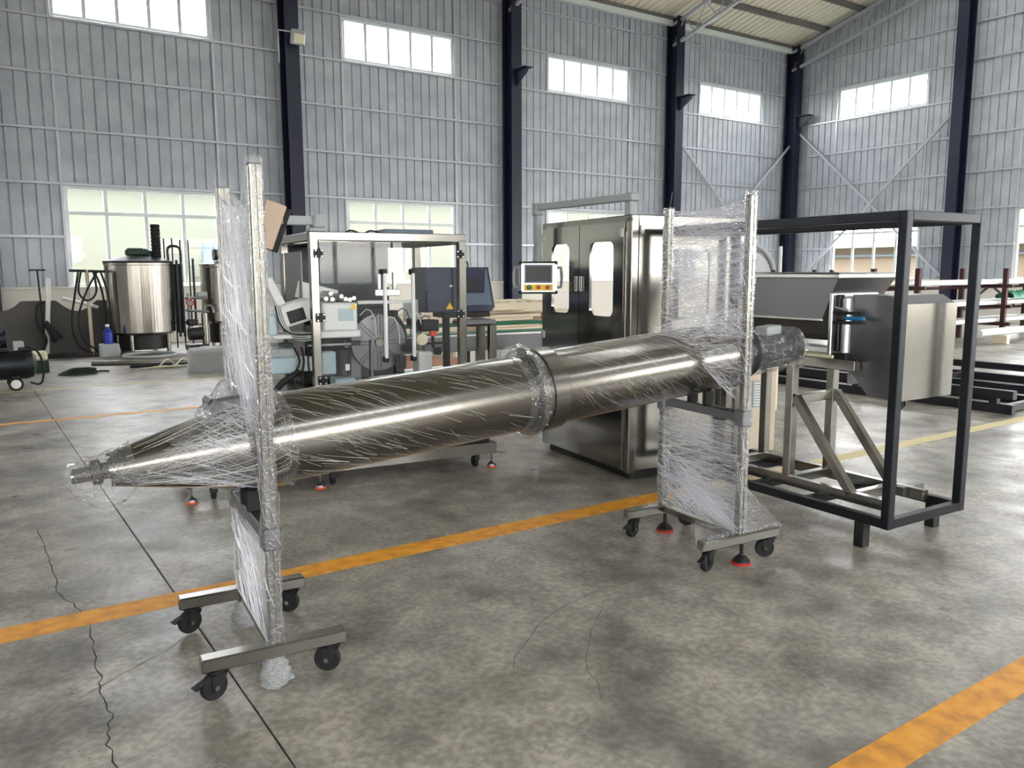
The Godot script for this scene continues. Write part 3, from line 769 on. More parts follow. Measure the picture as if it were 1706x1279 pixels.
func make_stand(label: String, at: Vector3, collar_y: float, wrapped_feet: bool, which: int) -> void:
	var t := thing("post_stand", label, "stand", at, -5.5, "wheeled post stands under the tube")
	var H := 0.305
	for s: float in [1.0, -1.0]:
		obj("foot_bar", MB.new().box(Vector3(0, 0.14, s * H), Vector3(0.52, 0.05, 0.062), 0.006), M.steel, t)
		for x: float in [-0.205, 0.205]:
			caster(t, Vector3(x, 0.0045, s * H), 0.35 if x < 0 else -0.5, x < 0)
		# square tube post with rounded corners and a groove down each face
		var p := MB.new()
		var top: float = 1.855 if s > 0 else 1.83
		var hw := 0.021; var rc := 0.007
		var poly := []
		for q in 4:
			var a := q * PI / 2
			for k in 4:
				var b := a + k * PI / 6
				poly.append(Vector2(cos(a + PI / 4), sin(a + PI / 4)) * (hw - rc) * sqrt(2.0) + Vector2(cos(b), sin(b)) * rc)
			var m := Vector2(cos(a + PI / 2), sin(a + PI / 2)); var v := Vector2(-m.y, m.x)
			poly.append(m * hw - v * 0.004); poly.append(m * (hw - 0.005) - v * 0.003); poly.append(m * (hw - 0.005) + v * 0.003); poly.append(m * hw + v * 0.004)
		p.prism(poly, Transform3D(Basis(Vector3.RIGHT, -PI / 2), Vector3(0, 0.165, s * H)), top - 0.165)
		obj("post", p, M.steel, t)
		obj("post_cap", MB.new().box(Vector3(0, top + 0.003, s * H), Vector3(0.044, 0.006, 0.044), 0.002), M.steel_dull, t)
		obj("clamp_collar", MB.new().box(Vector3(0, collar_y, s * H), Vector3(0.066, 0.085, 0.066), 0.006), M.steel_dull, t)
		if wrapped_feet:
			# levelling foot muffled in bubble wrap
			var rows := []
			for i in 9:
				var r := []
				var f := i / 8.0
				for j in 17:
					var a := TAU * j / 16
					var rr := lerpf(0.058, 0.024, pow(f, 1.4)) * (1.0 + 0.16 * sin(a * 3 + i * 1.7 + s) + 0.1 * sin(a * 5 - i * 2.3))
					r.append(Vector3(cos(a) * rr, 0.008 + f * 0.106 + 0.007 * sin(a * 2 + s), s * (H - 0.02) + sin(a) * rr))
				rows.append(r)
			obj("wrapped_foot", MB.new().surf(rows, Vector3.ZERO).cyl(Vector3(0, 0, s * (H - 0.02)), Vector3(0, 0.01, s * (H - 0.02)), 0.045, -1, 14), M.bubble_wrap, t)
		else:
			var ft := obj("levelling_foot", MB.new().lathe([Vector2(0, 0.008), Vector2(0.047, 0.008), Vector2(0.044, 0.02), Vector2(0.026, 0.04), Vector2(0.014, 0.048), Vector2(0.01, 0.055), Vector2(0.01, 0.12)], Transform3D(Basis(), Vector3(0.02, 0, s * H)), 20), M.black, t)
			obj("foot_pad", MB.new().cyl(Vector3(0.02, 0, s * H), Vector3(0.02, 0.0125, s * H), 0.05, -1, 24, 0.003), M.red, ft)
	# cross beams between the posts carry the tube
	obj("cradle_beam", MB.new().box(Vector3(0, collar_y + 0.005, 0), Vector3(0.05, 0.05, 2 * H - 0.04), 0.005), M.steel_dull, t)
	var axis_y := 0.8425 if which == 0 else 1.029     # height of the tube's axis above this stand
	for z: float in [-0.075, 0.045]:
		var top_y := axis_y - sqrt(0.177 * 0.177 - pow(z + (0.01 if which == 0 else 0.03), 2.0))
		part(t, "saddle_pad", Vector3(0, (collar_y + 0.03 + top_y) * 0.5, z), Vector3(0.06, top_y - collar_y - 0.03, 0.025), M.rubber, 0.003)
	obj("floor_beam", MB.new().box(Vector3(0, 0.145, 0), Vector3(0.045, 0.035, 2 * H - 0.06), 0.004), M.steel, t)
	# stretch film wound round both posts
	var lo_u := func(tt): return collar_y + 0.42 - (0.1 * sin(tt * PI) if which == 0 else 0.02)
	var hi_u: Callable
	if which == 0:
		hi_u = func(tt): return 1.832 - 0.10 * sin(minf(tt / 0.9, 1.0) * PI * 0.62) + (0.13 * smoothstep(0.82, 1.0, tt))
	else:
		hi_u = func(tt): return 1.83 - 0.035 * sin(tt * PI) + 0.02 * tt
	var lo_l := func(tt): return 0.175 + (0.0 if which == 0 else 0.0)
	var hi_l := func(tt): return collar_y - 0.02 - 0.03 * sin(tt * PI)
	var folds := MB.new()
	for x: float in [-0.027, 0.027]:
		obj("stretch_film", film_sheet(-H - 0.02, H + 0.02, x, lo_u, hi_u, which), M.film if which == 0 else M.film_across, t)
		obj("stretch_film", film_sheet(-H - 0.02, H + 0.02, x, lo_l, hi_l, which + 5), M.film if which == 0 else M.film_across, t)
		if which == 0:
			film_folds(folds, -H - 0.02, H + 0.02, x, lo_u, hi_u, 170, -1.6, 0.7, 0.0026)
			film_folds(folds, -H - 0.02, H + 0.02, x, lo_u, hi_u, 160, 0.1, 0.3, 0.002)
			film_folds(folds, -H - 0.02, H + 0.02, x, lo_l, hi_l, 160, -0.8, 0.6, 0.0025)
		else:
			film_folds(folds, -H - 0.02, H + 0.02, x, lo_u, hi_u, 320, 0.12, 0.15, 0.003)
			film_folds(folds, -H - 0.02, H + 0.02, x, lo_u, hi_u, 90, -0.7, 0.25, 0.0025)
			film_folds(folds, -H - 0.02, H + 0.02, x, lo_l, hi_l, 180, -0.05, 0.1, 0.003)
			film_folds(folds, -H - 0.02, H + 0.02, x, lo_l, func(tt): return lerpf(0.55, 0.2, tt), 160, -0.45, 0.15, 0.0026)
	# film round the posts themselves
	for s: float in [1.0, -1.0]:
		var pw := MB.new()
		var rows := []
		for i in 70:
			var r := []
			for j in 13:
				var a := TAU * j / 12
				var y := lerpf(0.175, (1.875 if s > 0 else 1.84), i / 69.0)
				var bulge: float = 0.016 * exp(-pow((y - collar_y) / 0.06, 2.0))
				var rr := 0.031 + bulge + 0.0012 * sin(a * 4 + i * 1.9) + 0.001 * sin(i * 0.9 + a)
				var sq := 1.0 / maxf(absf(cos(a)), absf(sin(a)))
				rr *= minf(sq, 1.16) * 0.86
				r.append(Vector3(cos(a) * rr, y, s * H + sin(a) * rr))
			rows.append(r)
		pw.surf(rows)
		obj("post_film", pw, M.film, t)
		for k in 120:
			var y := rng.randf_range(0.2, 1.8); var a0 := rng.randf() * TAU; var pts := []
			var tilt := rng.randfn(0.0, 0.012) if rng.randf() < 0.6 else rng.randfn(0.12, 0.05)
			for q in 5:
				var a := a0 + q * 0.28
				var sq := minf(1.0 / maxf(absf(cos(a)), absf(sin(a))), 1.16) * 0.86
				var rr := (0.0335 + 0.016 * exp(-pow((y - collar_y) / 0.06, 2.0))) * sq
				pts.append(Vector3(cos(a) * rr, y + tilt * q * 0.25, s * H + sin(a) * rr))
			folds.ribbon(pts, rng.randf_range(0.001, 0.003), Vector3(cos(a0 + 0.5), 0, sin(a0 + 0.5)))
		if s > 0:
			var cap := []
			for i in 6:
				var r := []
				for j in 13:
					var a := TAU * j / 12; var f := i / 5.0
					r.append(Vector3(cos(a) * 0.031 * (1.0 - f * f), 1.872 + 0.018 * sin(f * PI * 0.5) + 0.004 * sin(a * 3), s * H + sin(a) * 0.031 * (1.0 - f * f)))
				cap.append(r)
			obj("post_film", MB.new().surf(cap, Vector3.UP), M.film, t)
	# film strained from the near post over to the tube
	var P := [Vector3(-0.02, 1.02, 0.3), Vector3(-0.02, 0.74, 0.3), Vector3(-0.12, 1.03, 0.05), Vector3(-0.5, 0.775, 0.08)]
	if which == 1: P = [Vector3(-0.02, 1.32, 0.3), Vector3(-0.02, 0.84, 0.3), Vector3(-0.36, 1.21, 0.0), Vector3(-0.12, 1.0, 0.17)]
	var sh := []
	for i in 21:
		var r := []
		for j in 21:
			var u := i / 20.0; var v := j / 20.0
			var q: Vector3 = (P[0] as Vector3).lerp(P[1], v).lerp((P[2] as Vector3).lerp(P[3], v), u)
			r.append(q + Vector3(0, 0, -0.03 * sin(u * PI) + crumple(q, 0.004, 40.0) * sin(u * PI)))
		sh.append(r)
	obj("loose_film", MB.new().surf(sh, Vector3.BACK), M.film, t)
	for k in 110:
		var v0 := rng.randf(); var v1 := clampf(v0 + rng.randfn(0, 0.12), 0, 1); var ua := rng.randf() * 0.5; var ub := ua + rng.randf_range(0.2, 0.5)
		var pts := []
		for m in 5:
			var u := lerpf(ua, ub, m / 4.0); var v := lerpf(v0, v1, m / 4.0)
			pts.append((P[0] as Vector3).lerp(P[1], v).lerp((P[2] as Vector3).lerp(P[3], v), u) + Vector3(0, 0, -0.03 * sin(u * PI) + 0.003))
		folds.ribbon(pts, rng.randf_range(0.0008, 0.003), Vector3.BACK)
	if which == 1:
		# film drawn down over the front foot bar and hanging in a loop to the rear one
		var rows := []
		for i in 15:
			var r := []
			for j in 15:
				var u := i / 14.0; var v := j / 14.0
				var x := lerpf(-0.27, 0.2, v)
				var z := lerpf(H + 0.04, H - 0.1, u)
				var y := 0.172 + 0.1 * maxf(0.0, 1.0 - absf(x) * 5.0) * (1.0 - u) * 0.6
				if x < -0.05: z = lerpf(H + 0.035, lerpf(H - 0.03, -H + 0.05, v), u); y = 0.17 - 0.07 * sin(u * PI) * (1 - v)
				r.append(Vector3(x, y + crumple(Vector3(x, y, z), 0.004, 50), z))
			rows.append(r)
		obj("loose_film", MB.new().surf(rows, Vector3.UP), M.film, t)
		var dr := []
		for i in 12:
			var r := []
			for j in 9:
				var u := i / 11.0; var v := j / 8.0
				r.append(Vector3(lerpf(0.0, 0.27, u) , lerpf(lerpf(0.42, 0.172, u), 0.168, v) + crumple(Vector3(u, v, 0), 0.004, 30), lerpf(H + 0.03, H + 0.034, u) - 0.01 * v))
			dr.append(r)
		obj("loose_film", MB.new().surf(dr, Vector3.BACK), M.film, t)
		for k in 80:
			var x0 := rng.randf_range(-0.26, 0.26); var pts := []
			for q in 5:
				var f := q / 4.0
				pts.append(Vector3(x0 + f * 0.05, 0.1695 + 0.004, H + 0.028 - f * 0.056 * rng.randf_range(0.6, 1.0)))
			folds.ribbon(pts, rng.randf_range(0.001, 0.003), Vector3.UP)
	obj("film_folds", folds, M.fold, t, "stuff")

func make_tube() -> void:
	var A := Vector3(1.0, 0.85, -3.1); var B := Vector3(3.3, 1.033, -2.982)
	var t := thing("conveyor_tube", "long sloping stainless conveyor tube wrapped in stretch film with conical end", "conveyor", A, 0)
	var x := (B - A).normalized()
	var z := x.cross(Vector3.UP).normalized(); var y := z.cross(x)
	t.basis = Basis(x, y, z)
	# local x along the tube; lathe axis y -> x
	var ax := Transform3D(Basis(Vector3(0, 1, 0), Vector3(1, 0, 0), Vector3(0, 0, -1)), Vector3.ZERO)
	var R := 0.175
	obj("barrel", MB.new().lathe([Vector2(0.0, -0.09), Vector2(R, -0.09), Vector2(R, 1.18), Vector2(0, 1.18)], ax, 72), M.tube, t)
	obj("barrel", MB.new().lathe([Vector2(0.0, 1.3), Vector2(R + 0.002, 1.3), Vector2(R + 0.002, 2.44), Vector2(R - 0.015, 2.46), Vector2(0, 2.46)], ax, 72), M.tube, t)
	obj("cone", MB.new().lathe([Vector2(0, -0.6), Vector2(0.06, -0.6), Vector2(0.064, -0.58), Vector2(R - 0.006, -0.14), Vector2(R - 0.004, -0.1), Vector2(0, -0.1)], ax, 64), M.tube, t)
	obj("joint_ring", MB.new().lathe([Vector2(R - 0.01, -0.125), Vector2(R + 0.012, -0.12), Vector2(R + 0.012, -0.085), Vector2(R - 0.01, -0.08)], ax, 64), M.steel_dull, t)
	var nz := obj("nozzle", MB.new().lathe([Vector2(0, -0.72), Vector2(0.024, -0.72), Vector2(0.027, -0.712), Vector2(0.027, -0.66), Vector2(0.046, -0.655), Vector2(0.046, -0.625), Vector2(0.03, -0.62), Vector2(0.03, -0.6), Vector2(0, -0.6)], ax, 28), M.steel_mirror, t)
	nz.set_meta("label", "bright stainless nozzle on the narrow end")
	# flanged coupling
	var fl := obj("coupling", MB.new().lathe([Vector2(0, 1.14), Vector2(R + 0.026, 1.14), Vector2(R + 0.03, 1.144), Vector2(R + 0.03, 1.165), Vector2(R + 0.014, 1.168), Vector2(R + 0.014, 1.2), Vector2(R + 0.022, 1.205), Vector2(R + 0.022, 1.285), Vector2(R + 0.018, 1.29), Vector2(R + 0.004, 1.292), Vector2(R + 0.004, 1.33), Vector2(0, 1.33)], ax, 72), M.tube, t)
	for k in 16:
		var a := TAU * k / 16
		var c := Vector3(1.166, cos(a) * (R + 0.02), sin(a) * (R + 0.02))
		obj("bolt", MB.new().cyl(c, c + Vector3(0.016, 0, 0), 0.007, -1, 6), M.steel_dull, fl)
	var ln := obj("end_flange", MB.new().lathe([Vector2(0, 2.45), Vector2(R + 0.012, 2.45), Vector2(R + 0.012, 2.48), Vector2(0.15, 2.482), Vector2(0.15, 2.58), Vector2(0.0, 2.58)], ax, 48), M.black, t)
	# drive motor at the raised end, hanging a little below the axis
	var mo := Transform3D(ax.basis, Vector3(0, -0.02, 0.02))
	var motor := obj("drive_motor", MB.new().lathe([Vector2(0, 2.58), Vector2(0.1, 2.58), Vector2(0.1, 2.66), Vector2(0.088, 2.67), Vector2(0.088, 2.9), Vector2(0.094, 2.905), Vector2(0.094, 2.97), Vector2(0.08, 2.985), Vector2(0, 2.985)], mo, 36), M.dark_steel, t)
	for k in 18:
		var a := TAU * k / 18
		obj("cooling_fin", MB.new().box(mo * (Vector3(cos(a) * 0.092, 2.78, sin(a) * 0.092)), Vector3(0.2, 0.012, 0.003), 0.0, Basis(Vector3.RIGHT, a)), M.dark_steel, motor)
	obj("terminal_box", MB.new().box(Vector3(2.78, 0.095, 0.02), Vector3(0.12, 0.05, 0.09), 0.006), M.grey_paint, motor)
	# feed inlet on the cone side, bagged in film
	obj("feed_inlet", MB.new().box(Vector3(-0.17, 0.15, -0.03), Vector3(0.14, 0.1, 0.14), 0.012), M.steel_dull, t)
	# film lying on the steel, with its pleats
	var bag := MB.new()
	var rows := []
	for i in 25:
		var r := []
		var f := i / 24.0
		for j in 33:
			var a := TAU * j / 32
			var s := lerpf(-0.28, 0.03, f)
			var rr := lerpf(0.14, R + 0.012, f)
			var up := cos(a)
			var lift := 0.10 * maxf(0.0, up) * exp(-pow((s + 0.16) / 0.08, 2.0)) if absf(sin(a)) < 0.8 else 0.0
			rr += lift + 0.006 * sin(a * 7 + s * 60) + 0.004 * sin(a * 15 - s * 90)
			r.append(Vector3(s, cos(a) * rr, sin(a) * rr))
		rows.append(r)
	bag.surf(rows)
	obj("stretch_film", bag, M.film_clear, t)
	rows = []
	for i in 25:
		var r := []
		var f := i / 24.0
		for j in 33:
			var a := TAU * j / 32
			var s := lerpf(2.38, 3.02, f)
			var rr := lerpf(R + 0.015, 0.115, smoothstep(0.0, 0.45, f)) * (1.0 if f < 0.93 else 1.0 - (f - 0.93) * 5.0)
			rr += 0.007 * sin(a * 5 + s * 40) + 0.005 * sin(a * 11 - s * 70)
			r.append(Vector3(s, cos(a) * rr - 0.02 * smoothstep(0.2, 0.5, f), sin(a) * rr + 0.02 * smoothstep(0.2, 0.5, f)))
		rows.append(r)
	obj("stretch_film", MB.new().surf(rows), M.film_clear, t)
	rows = []
	for i in 12:
		var r := []
		var f := i / 11.0
		for j in 33:
			var a := TAU * j / 32
			var s := lerpf(1.08, 1.2, f)
			var rr := R + 0.036 * sin(f * PI) + 0.003 + (0.014 * maxf(0.0, cos(a)) + 0.006 * sin(a * 9 + s * 50)) * sin(f * PI)
			r.append(Vector3(s, cos(a) * rr, sin(a) * rr))
		rows.append(r)
	obj("stretch_film", MB.new().surf(rows), M.film_clear, t)
	rows = []
	for i in 12:
		var r := []
		var f := i / 11.0
		for j in 25:
			var a := TAU * j / 24
			var s := lerpf(-0.74, -0.52, f)
			var rr := lerpf(0.036, 0.085, f) + 0.006 * sin(a * 5 + s * 90) + 0.004 * sin(a * 9 - s * 140)
			var droop := 0.075 * maxf(0.0, -cos(a)) * sin(f * PI)
			r.append(Vector3(s, cos(a) * rr - droop, sin(a) * rr))
		rows.append(r)
	obj("stretch_film", MB.new().surf(rows), M.film_clear, t)
	var folds := MB.new()
	for k in 620:
		var s0: float
		var q := rng.randf()
		if q < 0.3: s0 = rng.randf_range(-0.05, 0.45)
		elif q < 0.45: s0 = rng.randf_range(0.4, 1.1)
		else: s0 = rng.randf_range(1.32, 2.35)
		var a0 := rng.randf_range(-0.9, 2.4)      # 0 is the top, PI / 2 faces the aisle
		var L := rng.randf_range(0.12, 0.55); var tw := rng.randfn(0.16, 0.05) * (1.0 if s0 < 1.2 else 0.7)
		var pts := []
		for m in 5:
			var f := m / 4.0
			var a := a0 + L * f
			var s := s0 + tw * f * L / 0.5
			if s > 1.12 and s < 1.34 or s > 2.42: continue
			pts.append(Vector3(s, cos(a) * (R + 0.0025), sin(a) * (R + 0.0025)))
		if pts.size() > 2: folds.ribbon(pts, rng.randf_range(0.0006, 0.0018), Vector3(0, cos(a0 + L / 2), sin(a0 + L / 2)))
	for k in 90:       # pleats strained over the cone towards the stand
		var s0 := rng.randf_range(-0.55, -0.1); var a0 := rng.randf_range(0.2, 2.6); var pts := []
		for m in 5:
			var f := m / 4.0
			var s := minf(s0 + 0.25 * f, 0.0)
			var a := a0 - 0.35 * f
			var rr := lerpf(0.064, R, clampf((s + 0.58) / 0.44, 0, 1)) + 0.004
			pts.append(Vector3(s, cos(a) * rr, sin(a) * rr))
		folds.ribbon(pts, rng.randf_range(0.0008, 0.0025), Vector3(0, cos(a0), sin(a0)))
	for k in 70:
		var s0 := rng.randf_range(2.5, 2.98); var a0 := rng.randf() * TAU; var pts := []
		for m in 5:
			var f := m / 4.0
			var a := a0 + 0.5 * f
			pts.append(Vector3(s0 + 0.06 * f * sin(k), cos(a) * 0.125 - 0.02, sin(a) * 0.125 + 0.02))
		folds.ribbon(pts, rng.randf_range(0.001, 0.0025), Vector3(0, cos(a0), sin(a0)))
	obj("film_folds", folds, M.thin_fold, t, "stuff")
# ---------------------------------------------------------------- the labelling machine
func hose(pts: Array, r: float, n := 7) -> MB:
	# a bent hose through the points, smoothed
	var c := Curve3D.new()
	for k in pts.size():
		var a: Vector3 = pts[maxi(k - 1, 0)]; var b: Vector3 = pts[mini(k + 1, pts.size() - 1)]
		c.add_point(pts[k], (a - b) / 6.0, (b - a) / 6.0)
	c.bake_interval = 0.03
	var out := []
	var L := c.get_baked_length()
	var m := maxi(6, int(L / 0.035))
	for k in m + 1: out.append(c.sample_baked(L * k / m, true))
	return MB.new().path(out, r, n)

func part(parent: Node, called: String, c: Vector3, s: Vector3, m: Material, bev := 0.003, bas := Basis()) -> MeshInstance3D:
	return obj(called, MB.new().box(c, s, bev, bas), m, parent)

func rod(parent: Node, called: String, a: Vector3, b: Vector3, r: float, m: Material, n := 14) -> MeshInstance3D:
	return obj(called, MB.new().cyl(a, b, r, -1, n, minf(r * 0.15, 0.002)), m, parent)

func warning_mark(parent: Node, c: Vector3, s: float) -> void:
	# yellow triangle with a black hand-wide mark, stuck on the front
	var o := obj("warning_sticker", MB.new().prism([Vector2(-s, -s * 0.8), Vector2(s, -s * 0.8), Vector2(0, s * 0.95)], Transform3D(Basis(), c), 0.001), M.yellow, parent)
	obj("warning_symbol", MB.new().prism([Vector2(-s * 0.12, -s * 0.1), Vector2(s * 0.3, s * 0.1), Vector2(0, s * 0.12), Vector2(s * 0.1, s * 0.5), Vector2(-s * 0.28, -s * 0.05), Vector2(0, -s * 0.08), Vector2(-s * 0.1, -s * 0.5)], Transform3D(Basis(), c + Vector3(0, 0, 0.001)), 0.0008), M.black, o)

func make_labeller() -> void:
	var t := thing("labelling_machine", "labelling machine in a stainless glazed frame with a large slotted disc", "machine", Vector3(2.0, 0, -5.27), -7.0)
	var D := 0.95
	# base carriage
	part(t, "base_beam", Vector3(0.245, 0.155, -0.03), Vector3(2.23, 0.09, 0.06), M.steel, 0.004)
	part(t, "base_beam", Vector3(0.245, 0.155, -D), Vector3(2.23, 0.09, 0.06), M.steel, 0.004)
	part(t, "base_beam", Vector3(1.33, 0.155, -D / 2), Vector3(0.06, 0.09, D - 0.06), M.steel, 0.004)
	part(t, "base_beam", Vector3(-0.84, 0.155, -D / 2), Vector3(0.06, 0.09, D - 0.06), M.steel, 0.004)
	part(t, "base_cabinet", Vector3(0.48, 0.42, -D / 2), Vector3(1.7, 0.44, D - 0.12), M.dark_steel, 0.005)
	part(t, "table_top", Vector3(0.5, 0.655, -D / 2), Vector3(1.72, 0.03, D), M.steel, 0.004)
	for p in [Vector3(-0.84, 0, -0.06), Vector3(0.0, 0, -0.03), Vector3(1.33, 0, -0.03), Vector3(-0.84, 0, -D + 0.03), Vector3(1.33, 0, -D + 0.03)]:
		var f := obj("levelling_foot", MB.new().lathe([Vector2(0, 0.012), Vector2(0.036, 0.012), Vector2(0.033, 0.026), Vector2(0.012, 0.042), Vector2(0.007, 0.05), Vector2(0.007, 0.13)], Transform3D(Basis(), p), 18), M.steel_dull, t)
		obj("foot_pad", MB.new().cyl(p, p + Vector3.UP * 0.0135, 0.038, -1, 18, 0.003), M.orange, f)
	for p in [Vector3(1.21, 0.05, -0.08), Vector3(0.1, 0.05, -0.08), Vector3(-0.7, 0.05, -0.08)]:
		var c := obj("caster_wheel", MB.new().cyl(p + Vector3(-0.015, 0, 0), p + Vector3(0.015, 0, 0), 0.045, -1, 20, 0.005), M.rubber, t)
		obj("caster_fork", MB.new().box(p + Vector3(0, 0.035, 0.02), Vector3(0.045, 0.06, 0.05), 0.006), M.black, c)
	# glazed frame
	for q in [[0.0, -0.03], [1.085, -0.03], [0.0, -D], [1.085, -D]]:
		part(t, "frame_post", Vector3(q[0] + 0.008, 1.2, q[1]), Vector3(0.058, 1.05, 0.058), M.steel, 0.005)
	for z in [-0.03, -D]: part(t, "frame_rail", Vector3(0.55, 1.735, z), Vector3(1.143, 0.058, 0.058), M.steel, 0.005)
	for x in [0.008, 1.093]: part(t, "frame_rail", Vector3(x, 1.735, -0.49), Vector3(0.058, 0.058, D - 0.09), M.steel, 0.005)
	part(t, "canopy", Vector3(0.55, 1.695, -0.49), Vector3(1.03, 0.012, D - 0.06), M.black, 0.002)
	part(t, "side_panel", Vector3(0.0, 1.25, -0.62), Vector3(0.008, 0.78, 0.55), M.steel_dull, 0.002)
	part(t, "back_panel", Vector3(0.44, 1.2, -D + 0.02), Vector3(0.8, 0.98, 0.01), M.dark_steel, 0.002)
	part(t, "dark_housing", Vector3(0.25, 0.86, -0.58), Vector3(0.5, 0.36, 0.3), M.black, 0.01)  # black backing blocks, added to darken the inside of the machine
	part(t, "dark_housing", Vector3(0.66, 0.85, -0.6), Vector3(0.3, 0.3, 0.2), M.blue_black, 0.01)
	for x in [0.29, 0.807]:
		var d := part(t, "door_pane", Vector3(x, 1.235, 0.008), Vector3(0.5, 0.93, 0.006), M.acrylic, 0.0)
		d.set_meta("label", "clear acrylic door pane")
	for q in [[0.035, 1.62], [0.035, 1.19], [0.035, 0.76], [1.068, 1.62], [1.068, 1.19]]:
		var h := obj("hinge", MB.new().box(Vector3(q[0], q[1], 0.014), Vector3(0.06, 0.022, 0.008), 0.002).box(Vector3(q[0], q[1], 0.0145), Vector3(0.022, 0.06, 0.008), 0.002).box(Vector3(q[0], q[1], 0.012), Vector3(0.058, 0.058, 0.004), 0.001), M.black, t)
		for sx in [-1, 1]:
			for sy in [-1, 1]: obj("screw", MB.new().cyl(Vector3(q[0] + sx * 0.02, q[1] + sy * 0.02, 0.012), Vector3(q[0] + sx * 0.02, q[1] + sy * 0.02, 0.018), 0.006, -1, 8), M.aluminium, h)
	for x in [0.478, 0.685]:
		var h := rod(t, "door_handle", Vector3(x, 0.895, 0.05), Vector3(x, 1.485, 0.05), 0.014, M.white_paint)
		for y in [0.885, 1.495]: obj("handle_mount", MB.new().box(Vector3(x, y, 0.033), Vector3(0.034, 0.04, 0.05), 0.004), M.black, h)
	# slotted starwheel disc
	var dc := Vector3(0.545, 0.975, -0.32)
	var disc := obj("slotted_disc", MB.new().cyl(dc + Vector3(0, 0, -0.02), dc, 0.212, -1, 72, 0.003), M.steel_dull, t)
	obj("hub", MB.new().cyl(dc, dc + Vector3(0, 0, 0.025), 0.034, -1, 28, 0.004), M.steel, disc)
	for k in 8:
		var a := TAU * k / 8 + 0.0
		var dv := Vector3(cos(a), sin(a), 0); var pv := Vector3(-sin(a), cos(a), 0)
		for s in [-1, 1]:
			obj("slot", MB.new().bar(dc + dv * 0.06 + pv * 0.012 * s + Vector3(0, 0, 0.001), dc + dv * 0.205 + pv * 0.012 * s + Vector3(0, 0, 0.001), 0.004, 0.004, 0.0, Vector3.BACK), M.black, disc)
	obj("disc_guard", MB.new().cyl(dc + Vector3(0.01, 0.03, -0.06), dc + Vector3(0.01, 0.03, -0.03), 0.225, -1, 48, 0.003), M.black, t)
	# white label heads, left of the disc
	var pr := part(t, "label_printer", Vector3(0.225, 1.18, -0.3), Vector3(0.25, 0.2, 0.22), M.white_paint, 0.012)
	obj("printer_window", MB.new().box(Vector3(0.265, 1.195, -0.188), Vector3(0.11, 0.085, 0.004), 0.004), M.pale_blue, pr)
	obj("printer_base", MB.new().box(Vector3(0.21, 1.06, -0.28), Vector3(0.3, 0.05, 0.26), 0.008), M.white_paint, pr)
	warning_mark(pr, Vector3(0.32, 1.255, -0.187), 0.025)
	for q in [[0.13, 1.31], [0.165, 1.345], [0.175, 1.305], [0.24, 1.325], [0.27, 1.305], [0.33, 1.31], [0.3, 1.3]]:
		obj("roller", MB.new().cyl(Vector3(q[0], q[1], -0.4), Vector3(q[0], q[1], -0.2), 0.017, -1, 14, 0.003), M.aluminium, t)
	part(t, "roller_plate", Vector3(0.12, 1.34, -0.42), Vector3(0.3, 0.12, 0.01), M.white_paint, 0.003, Basis(Vector3.BACK, -0.25))
	part(t, "guide_rail", Vector3(0.59, 1.275, -0.3), Vector3(0.42, 0.025, 0.05), M.white_paint, 0.004)
	part(t, "guide_rail", Vector3(0.83, 1.2, -0.4), Vector3(0.12, 0.17, 0.012), M.grey_paint, 0.003)
	# tilted head that sticks out on the left
	var tb := Basis(Vector3.BACK, 0.28)
	var hd := part(t, "tilted_head", Vector3(-0.14, 1.2, -0.26), Vector3(0.34, 0.15, 0.2), M.white_paint, 0.012, tb)
	obj("head_window", MB.new().box(Vector3(-0.09, 1.2, -0.158), Vector3(0.12, 0.085, 0.004), 0.003, tb), M.black, hd)
	part(t, "head_shelf", Vector3(-0.13, 1.06, -0.24), Vector3(0.34, 0.03, 0.24), M.white_paint, 0.006)
	part(t, "head_tray", Vector3(-0.28, 1.14, -0.2), Vector3(0.1, 0.14, 0.18), M.pale_blue, 0.008)
	part(t, "label_magazine", Vector3(-0.21, 1.36, -0.3), Vector3(0.06, 0.2, 0.1), M.white_paint, 0.004, Basis(Vector3.BACK, 0.45))
	part(t, "label_magazine", Vector3(-0.3, 1.4, -0.4), Vector3(0.1, 0.12, 0.1), M.cream, 0.006)
	for k in 9:
		var a := Vector3(-0.24 + 0.006 * k, 1.27, -0.12 - 0.008 * k)
		obj("cable", hose([a, a + Vector3(0.02, -0.12, 0.05), a + Vector3(0.1, -0.19 - 0.006 * k, 0.04), a + Vector3(0.26, -0.2 - 0.004 * k, 0.0)], 0.006, 5), M.white_paint if k % 3 else M.black, t)
	# valves, motors and boxes under the heads
	part(t, "valve_box", Vector3(-0.21, 0.86, -0.2), Vector3(0.2, 0.11, 0.16), M.pale_blue, 0.008)
	part(t, "valve_block", Vector3(-0.19, 0.945, -0.2), Vector3(0.18, 0.06, 0.12), M.grey_paint, 0.008)
	part(t, "side_box", Vector3(0.0, 0.85, -0.3), Vector3(0.14, 0.1, 0.1), M.white_paint, 0.006)
	part(t, "electric_box", Vector3(0.115, 0.86, -0.2), Vector3(0.11, 0.16, 0.12), M.pale_blue, 0.006)
	part(t, "shaft_beam", Vector3(0.2, 0.985, -0.22), Vector3(0.42, 0.02, 0.04), M.steel_dull, 0.003)
	var mt := rod(t, "motor", Vector3(0.245, 0.76, -0.24), Vector3(0.245, 0.95, -0.24), 0.06, M.black, 20)
	obj("motor_plate", MB.new().box(Vector3(0.262, 0.82, -0.179), Vector3(0.03, 0.045, 0.003)), M.white_paint, mt)
	part(t, "gear_housing", Vector3(0.24, 0.71, -0.24), Vector3(0.15, 0.07, 0.15), M.pale_blue, 0.01)
	part(t, "mount_plate", Vector3(0.36, 0.83, -0.38), Vector3(0.12, 0.3, 0.02), M.steel_dull, 0.003)
